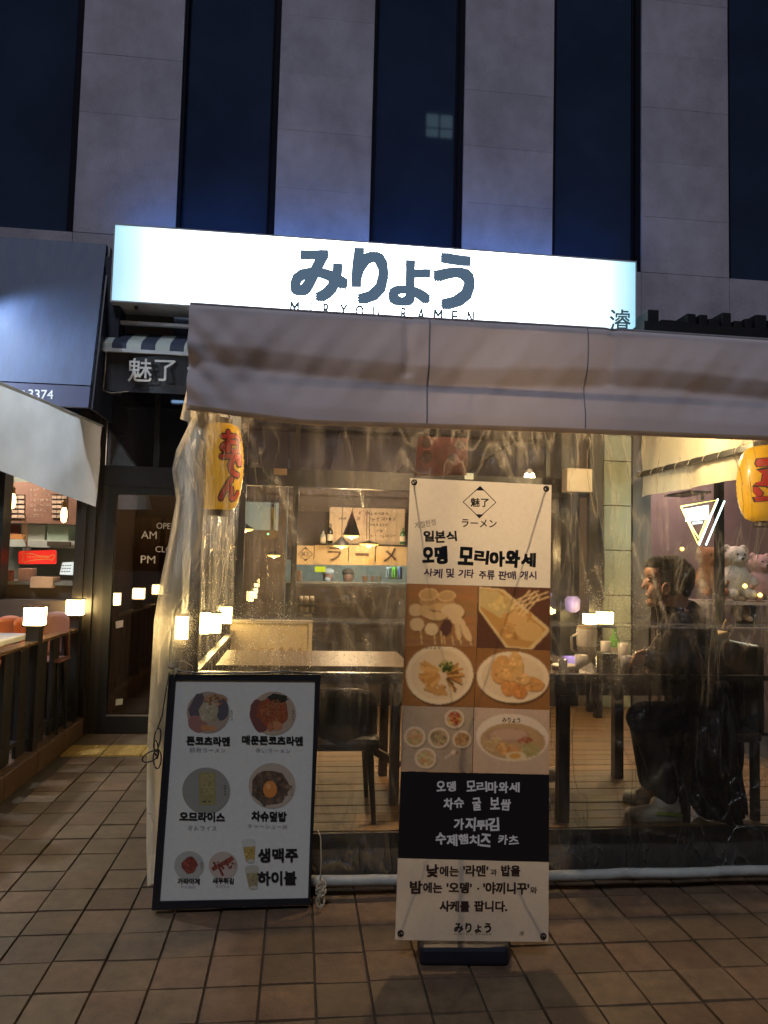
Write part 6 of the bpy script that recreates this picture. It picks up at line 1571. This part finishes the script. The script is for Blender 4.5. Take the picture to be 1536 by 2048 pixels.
def f1(mb):   # oden skewers on dark wood
    for k in range(8): bn.strip(mb, 816, 1172+k*16, 950, 1176+k*16, 9, L0+1e-4, tuple(c*(.85+.3*random.random()) for c in W1))
    for cx, cy_, rx, ry in ((855, 1188, 20, 16), (892, 1190, 19, 14)):
        bn.ell(mb, cx, cy_+14, rx*.93, ry*.8, 0, E1, (.44, .26, .12)); bn.ell(mb, cx, cy_, rx, ry*.82, -8, E1+1e-4, (.66, .46, .24)); bn.ell(mb, cx, cy_, rx*.86, ry*.66, -8, E1+2e-4, (.50, .32, .15))
    cr = (.60, .43, .25)
    for cx, cy_, rx, ry, r_, c in ((830, 1221, 15, 13, 0, cr), (855, 1224, 20, 13, 20, (.56, .38, .2)), (880, 1213, 24, 8, -4, (.58, .38, .18)), (905, 1222, 24, 17, 0, (.64, .48, .30)), (872, 1232, 22, 9, 0, (.60, .42, .22)), (833, 1250, 15, 14, 0, (.62, .46, .28)), (863, 1259, 14, 13, 0, (.68, .52, .33)), (915, 1240, 22, 10, 40, (.62, .46, .28)), (932, 1262, 8, 24, -30, (.60, .44, .26)), (917, 1262, 6, 20, -10, (.58, .42, .24))):
        bn.ell(mb, cx+2, cy_+3, rx, ry, r_, E1+2.4e-4, (.16, .08, .04)); bn.ell(mb, cx, cy_, rx, ry, r_, E1+3e-4+cx*1e-8, c, 24, .04)
    bn.ell(mb, 893, 1256, 12, 17, 15, E1+4e-4, (.10, .05, .04), 16, .2)
    for x in (841, 868, 882, 888, 905, 921, 941): bn.strip(mb, x, 1262 if x < 885 else 1272, x+3, 1290, 2.4, E1+5e-4, (.58, .42, .22))
photo('food_photo', [(813, 1167), (955, 1172), (953, 1294), (809, 1291)], W1, f1)
def f2(mb):   # tray of broth with skewers
    bn.quad(mb, [(956, 1173), (1005, 1177), (1099, 1255), (1099, 1262), (1065, 1300), (1012, 1299), (956, 1222)], E1, (.58, .44, .24))
    bn.quad(mb, [(958, 1178), (1000, 1181), (1092, 1258), (1058, 1297), (1017, 1296), (960, 1220)], E1+1e-4, (.44, .24, .08))
    bn.quad(mb, [(958, 1180), (995, 1182), (1030, 1215), (1000, 1238), (960, 1214)], E1+1.4e-4, (.50, .38, .18))
    bn.pieces(mb, 1035, 1250, 32, 30, 60, 8, E1+1.6e-4, [(.50, .28, .10), (.56, .34, .13), (.42, .22, .07)]); bn.pieces(mb, 1002, 1208, 26, 14, 40, 6, E1+4.3e-4, [(.60, .46, .2), (.52, .36, .15)])
    bn.ell(mb, 1035, 1237, 20, 14, 0, E1+7e-4, (.58, .36, .15), 20, .08); bn.ell(mb, 1058, 1263, 28, 20, 10, E1+7.2e-4, (.56, .36, .15), 20, .08)
    for (x0, y0, x1, y1) in ((1020, 1205, 1078, 1178), (1022, 1210, 1097, 1180), (1012, 1228, 1060, 1178), (1026, 1226, 1070, 1180), (1036, 1230, 1075, 1184), (1044, 1232, 1080, 1190), (1030, 1216, 1098, 1190)): bn.strip(mb, x0, y0, x1, y1, 2.4, E1+8e-4+x0*1e-8, (.66, .48, .26))
photo('food_photo', [(956, 1172), (1100.5, 1176), (1100, 1301), (954, 1295)], (.10, .045, .03), f2)
def plate(mb, cx, cy_, rx, ry): bn.ell(mb, cx+2, cy_+5, rx, ry, 0, E1, (.10, .05, .02), 40); bn.ell(mb, cx, cy_, rx, ry, 0, E1+1e-4, (.70, .57, .42), 44); bn.ell(mb, cx, cy_, rx*.86, ry*.84, 0, E1+1.5e-4, (.64, .50, .35), 44)
def f3(mb):
    plate(mb, 879, 1349, 70, 61)
    for k in range(46):
        a = R(random.uniform(140, 250)); r0 = random.uniform(8, 20); r1 = random.uniform(34, 55); cx, cy_ = 885, 1345
        bn.strip(mb, cx+r0*math.cos(a), cy_-r0*.8*math.sin(a), cx+r1*math.cos(a)*1.0, cy_-r1*.75*math.sin(a), 5, E1+2e-4+k*5e-6, random.choice([(.56, .30, .10), (.48, .24, .07), (.62, .36, .14), (.38, .18, .05)]))
    for k in range(34):
        a = R(random.uniform(-70, 60)); r0 = 6; r1 = random.uniform(26, 44); cx, cy_ = 890, 1352
        bn.strip(mb, cx+r0*math.cos(a), cy_-r0*math.sin(a), cx+r1*math.cos(a), cy_-r1*.9*math.sin(a), 4, E1+4.5e-4+k*5e-6, random.choice([(.55, .30, .10), (.42, .20, .06), (.16, .08, .03)]))
    for k in range(20): bn.strip(mb, 848+random.random()*45, 1382-random.random()*14, 868+random.random()*30, 1392-random.random()*6, 5, E1+6.3e-4+k*5e-6, random.choice([(.50, .27, .1), (.36, .17, .05)]))
    bn.ell(mb, 890, 1332, 13, 12, 0, E1+7.5e-4, (.50, .40, .16), 16, .2); bn.pieces(mb, 893, 1334, 15, 11, 26, 4, E1+7.7e-4, [(.06, .09, .02), (.10, .13, .03), (.04, .06, .02)])
photo('food_photo', [(809, 1291.5), (953, 1294.5), (948, 1414), (804, 1411)], (.24, .115, .045), f3)
btxt('みりょう', 865, 1295, 30, 7, (.10, .05, .03), .02, 1, .0035)
def f4(mb):
    plate(mb, 1025, 1354, 74, 54)
    for cx, cy_, rx, ry, r_, c in ((1000, 1338, 20, 30, 12, (.56, .30, .11)), (1031, 1326, 14, 27, -12, (.60, .36, .14)), (1062, 1366, 27, 15, 8, (.56, .29, .10)), (1020, 1368, 17, 27, 22, (.54, .25, .08)), (1015, 1345, 22, 16, 30, (.60, .34, .13)), (1038, 1384, 15, 14, 0, (.52, .22, .07)), (1042, 1356, 18, 12, 15, (.60, .36, .15))):
        bn.ell(mb, cx+2, cy_+3, rx, ry, r_, E1+2e-4, (.30, .15, .06), 20, .1); bn.ell(mb, cx, cy_, rx, ry, r_, E1+3e-4+cx*2e-8, c, 20, .1)
        bn.pieces(mb, cx, cy_, rx*.8, ry*.8, 22, 4, E1+3.6e-4+cx*2e-8, [tuple(k*1.15 for k in c), tuple(k*.82 for k in c)])
photo('food_photo', [(954, 1295.5), (1100, 1301.5), (1099, 1420), (949, 1414.5)], (.24, .115, .045), f4)
def f5(mb):
    for cx, cy_, r_, cs_ in ((909, 1436, 20, [(.50, .14, .06), (.55, .38, .10), (.30, .05, .03)]), (829, 1475, 22, [(.46, .24, .12), (.30, .30, .12), (.5, .34, .2)]), (878, 1476, 22, [(.30, .22, .14), (.36, .30, .14), (.18, .14, .1)]), (925, 1478, 19, [(.42, .26, .12), (.34, .18, .08)]), (852, 1518, 22, [(.42, .44, .2), (.48, .24, .12), (.5, .42, .24)])):
        bn.ell(mb, cx+2, cy_+3, r_, r_*.98, 0, E1, (.20, .155, .12), 30); bn.ell(mb, cx, cy_, r_, r_*.97, 0, E1+1e-4, (.60, .52, .43), 30); bn.ell(mb, cx, cy_, r_*.82, r_*.8, 0, E1+1.4e-4, (.42, .30, .20), 26)
        bn.pieces(mb, cx, cy_, r_*.66, r_*.64, 34, 4.2, E1+2e-4, cs_)
    bn.strip(mb, 890, 1518, 906, 1506, 3, E1+4e-4, (.55, .48, .42)); bn.ell(mb, 909, 1504, 6, 4, -30, E1+4.2e-4, (.60, .52, .46)); bn.pieces(mb, 916, 1505, 6, 3, 6, 2, E1+4.4e-4, [(.3, .12, .06)])
photo('food_photo', [(804, 1411.6), (947.4, 1414.5), (944, 1545.5), (802, 1542)], (.34, .275, .225), f5)
def f6(mb):
    bn.ell(mb, 1022, 1522, 72, 34, 0, E1, (.46, .36, .30), 40)
    bn.quad(mb, [(951, 1475), (1097, 1478), (1088, 1502), (1062, 1520), (1030, 1524), (985, 1518), (958, 1500)], E1+.6e-4, (.50, .41, .34))
    bn.ell(mb, 1024, 1474, 74, 49, 1, E1+1e-4, (.66, .57, .50), 48); bn.ell(mb, 1025, 1482, 66, 38, 1, E1+1.6e-4, (.40, .27, .15), 44)
    bn.ell(mb, 1015, 1470, 44, 16, -3, E1+2e-4, (.34, .22, .16), 26, .08); bn.ell(mb, 1016, 1468, 38, 12, -3, E1+2.3e-4, (.44, .30, .23), 26, .1)
    bn.pieces(mb, 990, 1488, 22, 14, 50, 6, E1+2.7e-4, [(.52, .40, .22), (.44, .30, .15)], True); bn.pieces(mb, 1018, 1500, 26, 12, 40, 5, E1+4.8e-4, [(.56, .30, .12), (.46, .24, .09)])
    bn.pieces(mb, 1062, 1500, 18, 16, 46, 4, E1+6e-4, [(.30, .36, .14), (.44, .48, .24), (.22, .26, .08)], True); bn.pieces(mb, 1050, 1480, 14, 7, 22, 3, E1+7e-4, [(.36, .10, .06), (.24, .08, .05)])
    bn.ell(mb, 1032, 1513, 21, 10, -2, E1+8e-4, (.60, .50, .36), 24); bn.ell(mb, 1030, 1512, 12, 6, -2, E1+8.4e-4, (.56, .30, .08), 20)
    bn.strip(mb, 1064, 1460, 1090, 1470, 1.3, E1+8e-4, (.3, .22, .17))
photo('food_photo', [(948.6, 1414.6), (1099, 1420.5), (1098, 1549), (945.4, 1545.6)], (.48, .36, .30), f6)
btxt('みりょう', 1022, 1440, 36, 10, INK, .03, 1.5, .0035)
mb = MB(); bn.quad(mb, [(801.6, 1542.6), (1098, 1549.6), (1097.5, 1724), (795.6, 1716)], .0014, (.010, .007, .008)); mb.obj('black_block', print_mat('block_ink', rough=.5), ban, cols=True)
WHT = (.85, .78, .72)
for t, cx, cy_, w, h in (('오뎅', 892, 1571, 42, 22), ('모리마와세', 985, 1573, 108, 22), ('차슈', 907, 1606, 42, 22), ('굴', 953, 1608, 20, 24), ('보쌈', 1000, 1607, 44, 24), ('가지튀김', 952, 1648, 92, 24), ('수제햄치즈', 926, 1679, 112, 23), ('카츠', 1016, 1680, 42, 19)):
    brush(t, cx, cy_, w, h, WHT, .045, 1.5, .0035)
BR = (.035, .014, .012)
for t, cx, cy_, w, h, bo in (('낮', 865, 1741, 24, 26, .055), ('에는', 898, 1742, 38, 21, .045), ("'라멘'", 951, 1741, 50, 23, .05), ('과', 987, 1744, 13, 13, .03), ('밥을', 1021, 1741, 38, 22, .05),
                             ('밤', 832, 1774, 25, 26, .055), ('에는', 865, 1775, 38, 21, .045), ("'오뎅'", 918, 1775, 50, 22, .05), ('·', 956, 1777, 4, 4, .05), ("'야끼니꾸'", 1012, 1776, 92, 24, .05), ('와', 1067, 1780, 14, 14, .03),
                             ('사케를', 909, 1812, 60, 22, .05), ('팝니다.', 981, 1812, 66, 22, .05)):
    btxt(t, cx, cy_, w, h, BR, bo, .8, .003)
btxt('みりょう', 945, 1855, 74, 20, INK, .045, .5); btxt('MIRYOU RAMEN', 945, 1868, 74, 3.5, INK, 0, .5, sp=1.6); btxt('濬', 1043, 1866, 9, 9, INK, .0, 0)
# grommets with hooks
for px_, py_ in ((828, 965), (1092, 978), (801, 1866), (1086, 1872)):
    c0 = bn.pt(px_, py_, .004)
    g_ = MB()
    ring = [c0+(Vector((1, 0, 0))*math.cos(R(a))+Vector((0, 0, 1))*math.sin(R(a)))*.010 for a in range(0, 361, 30)]
    g_.tube(ring, .0035, 6); g_.tube([c0+Vector((-.006, -.006, .006)), c0+Vector((0, -.008, 0)), c0+Vector((.004, .004, -.008)), c0+Vector((.002, .03, .004))], .0032, 6)
    g_.obj('grommet', M_black, ban, smooth=True)
# the stand: pole, crossed arms, weighted base
hub = bn.pt(940, 1420, -.10)
M_pole = mat('stand_pole', (.03, .03, .03), .35, metal=.4)
for px_, py_ in ((828, 965), (1092, 978), (801, 1866), (1086, 1872)):
    MB().tube([hub, hub.lerp(bn.pt(px_, py_, -.02), .6)+Vector((0, .012, 0)), bn.pt(px_, py_, -.004)], .0028, 8).obj('arm', M_pole, ban)
bs = P(925, 1912, z=0)
MB().tube([(bs.x, bs.y+.02, .06), hub], .011, 10).obj('pole', M_pole, ban)
MB().prism([P(838, 1934, z=0), P(1018, 1934, z=0), P(1022, 1896, z=0), P(834, 1896, z=0)], (0, 0, .075)).obj('weighted_base', mat('base_black', (.012, .013, .022), .4), ban, bevel=.018)
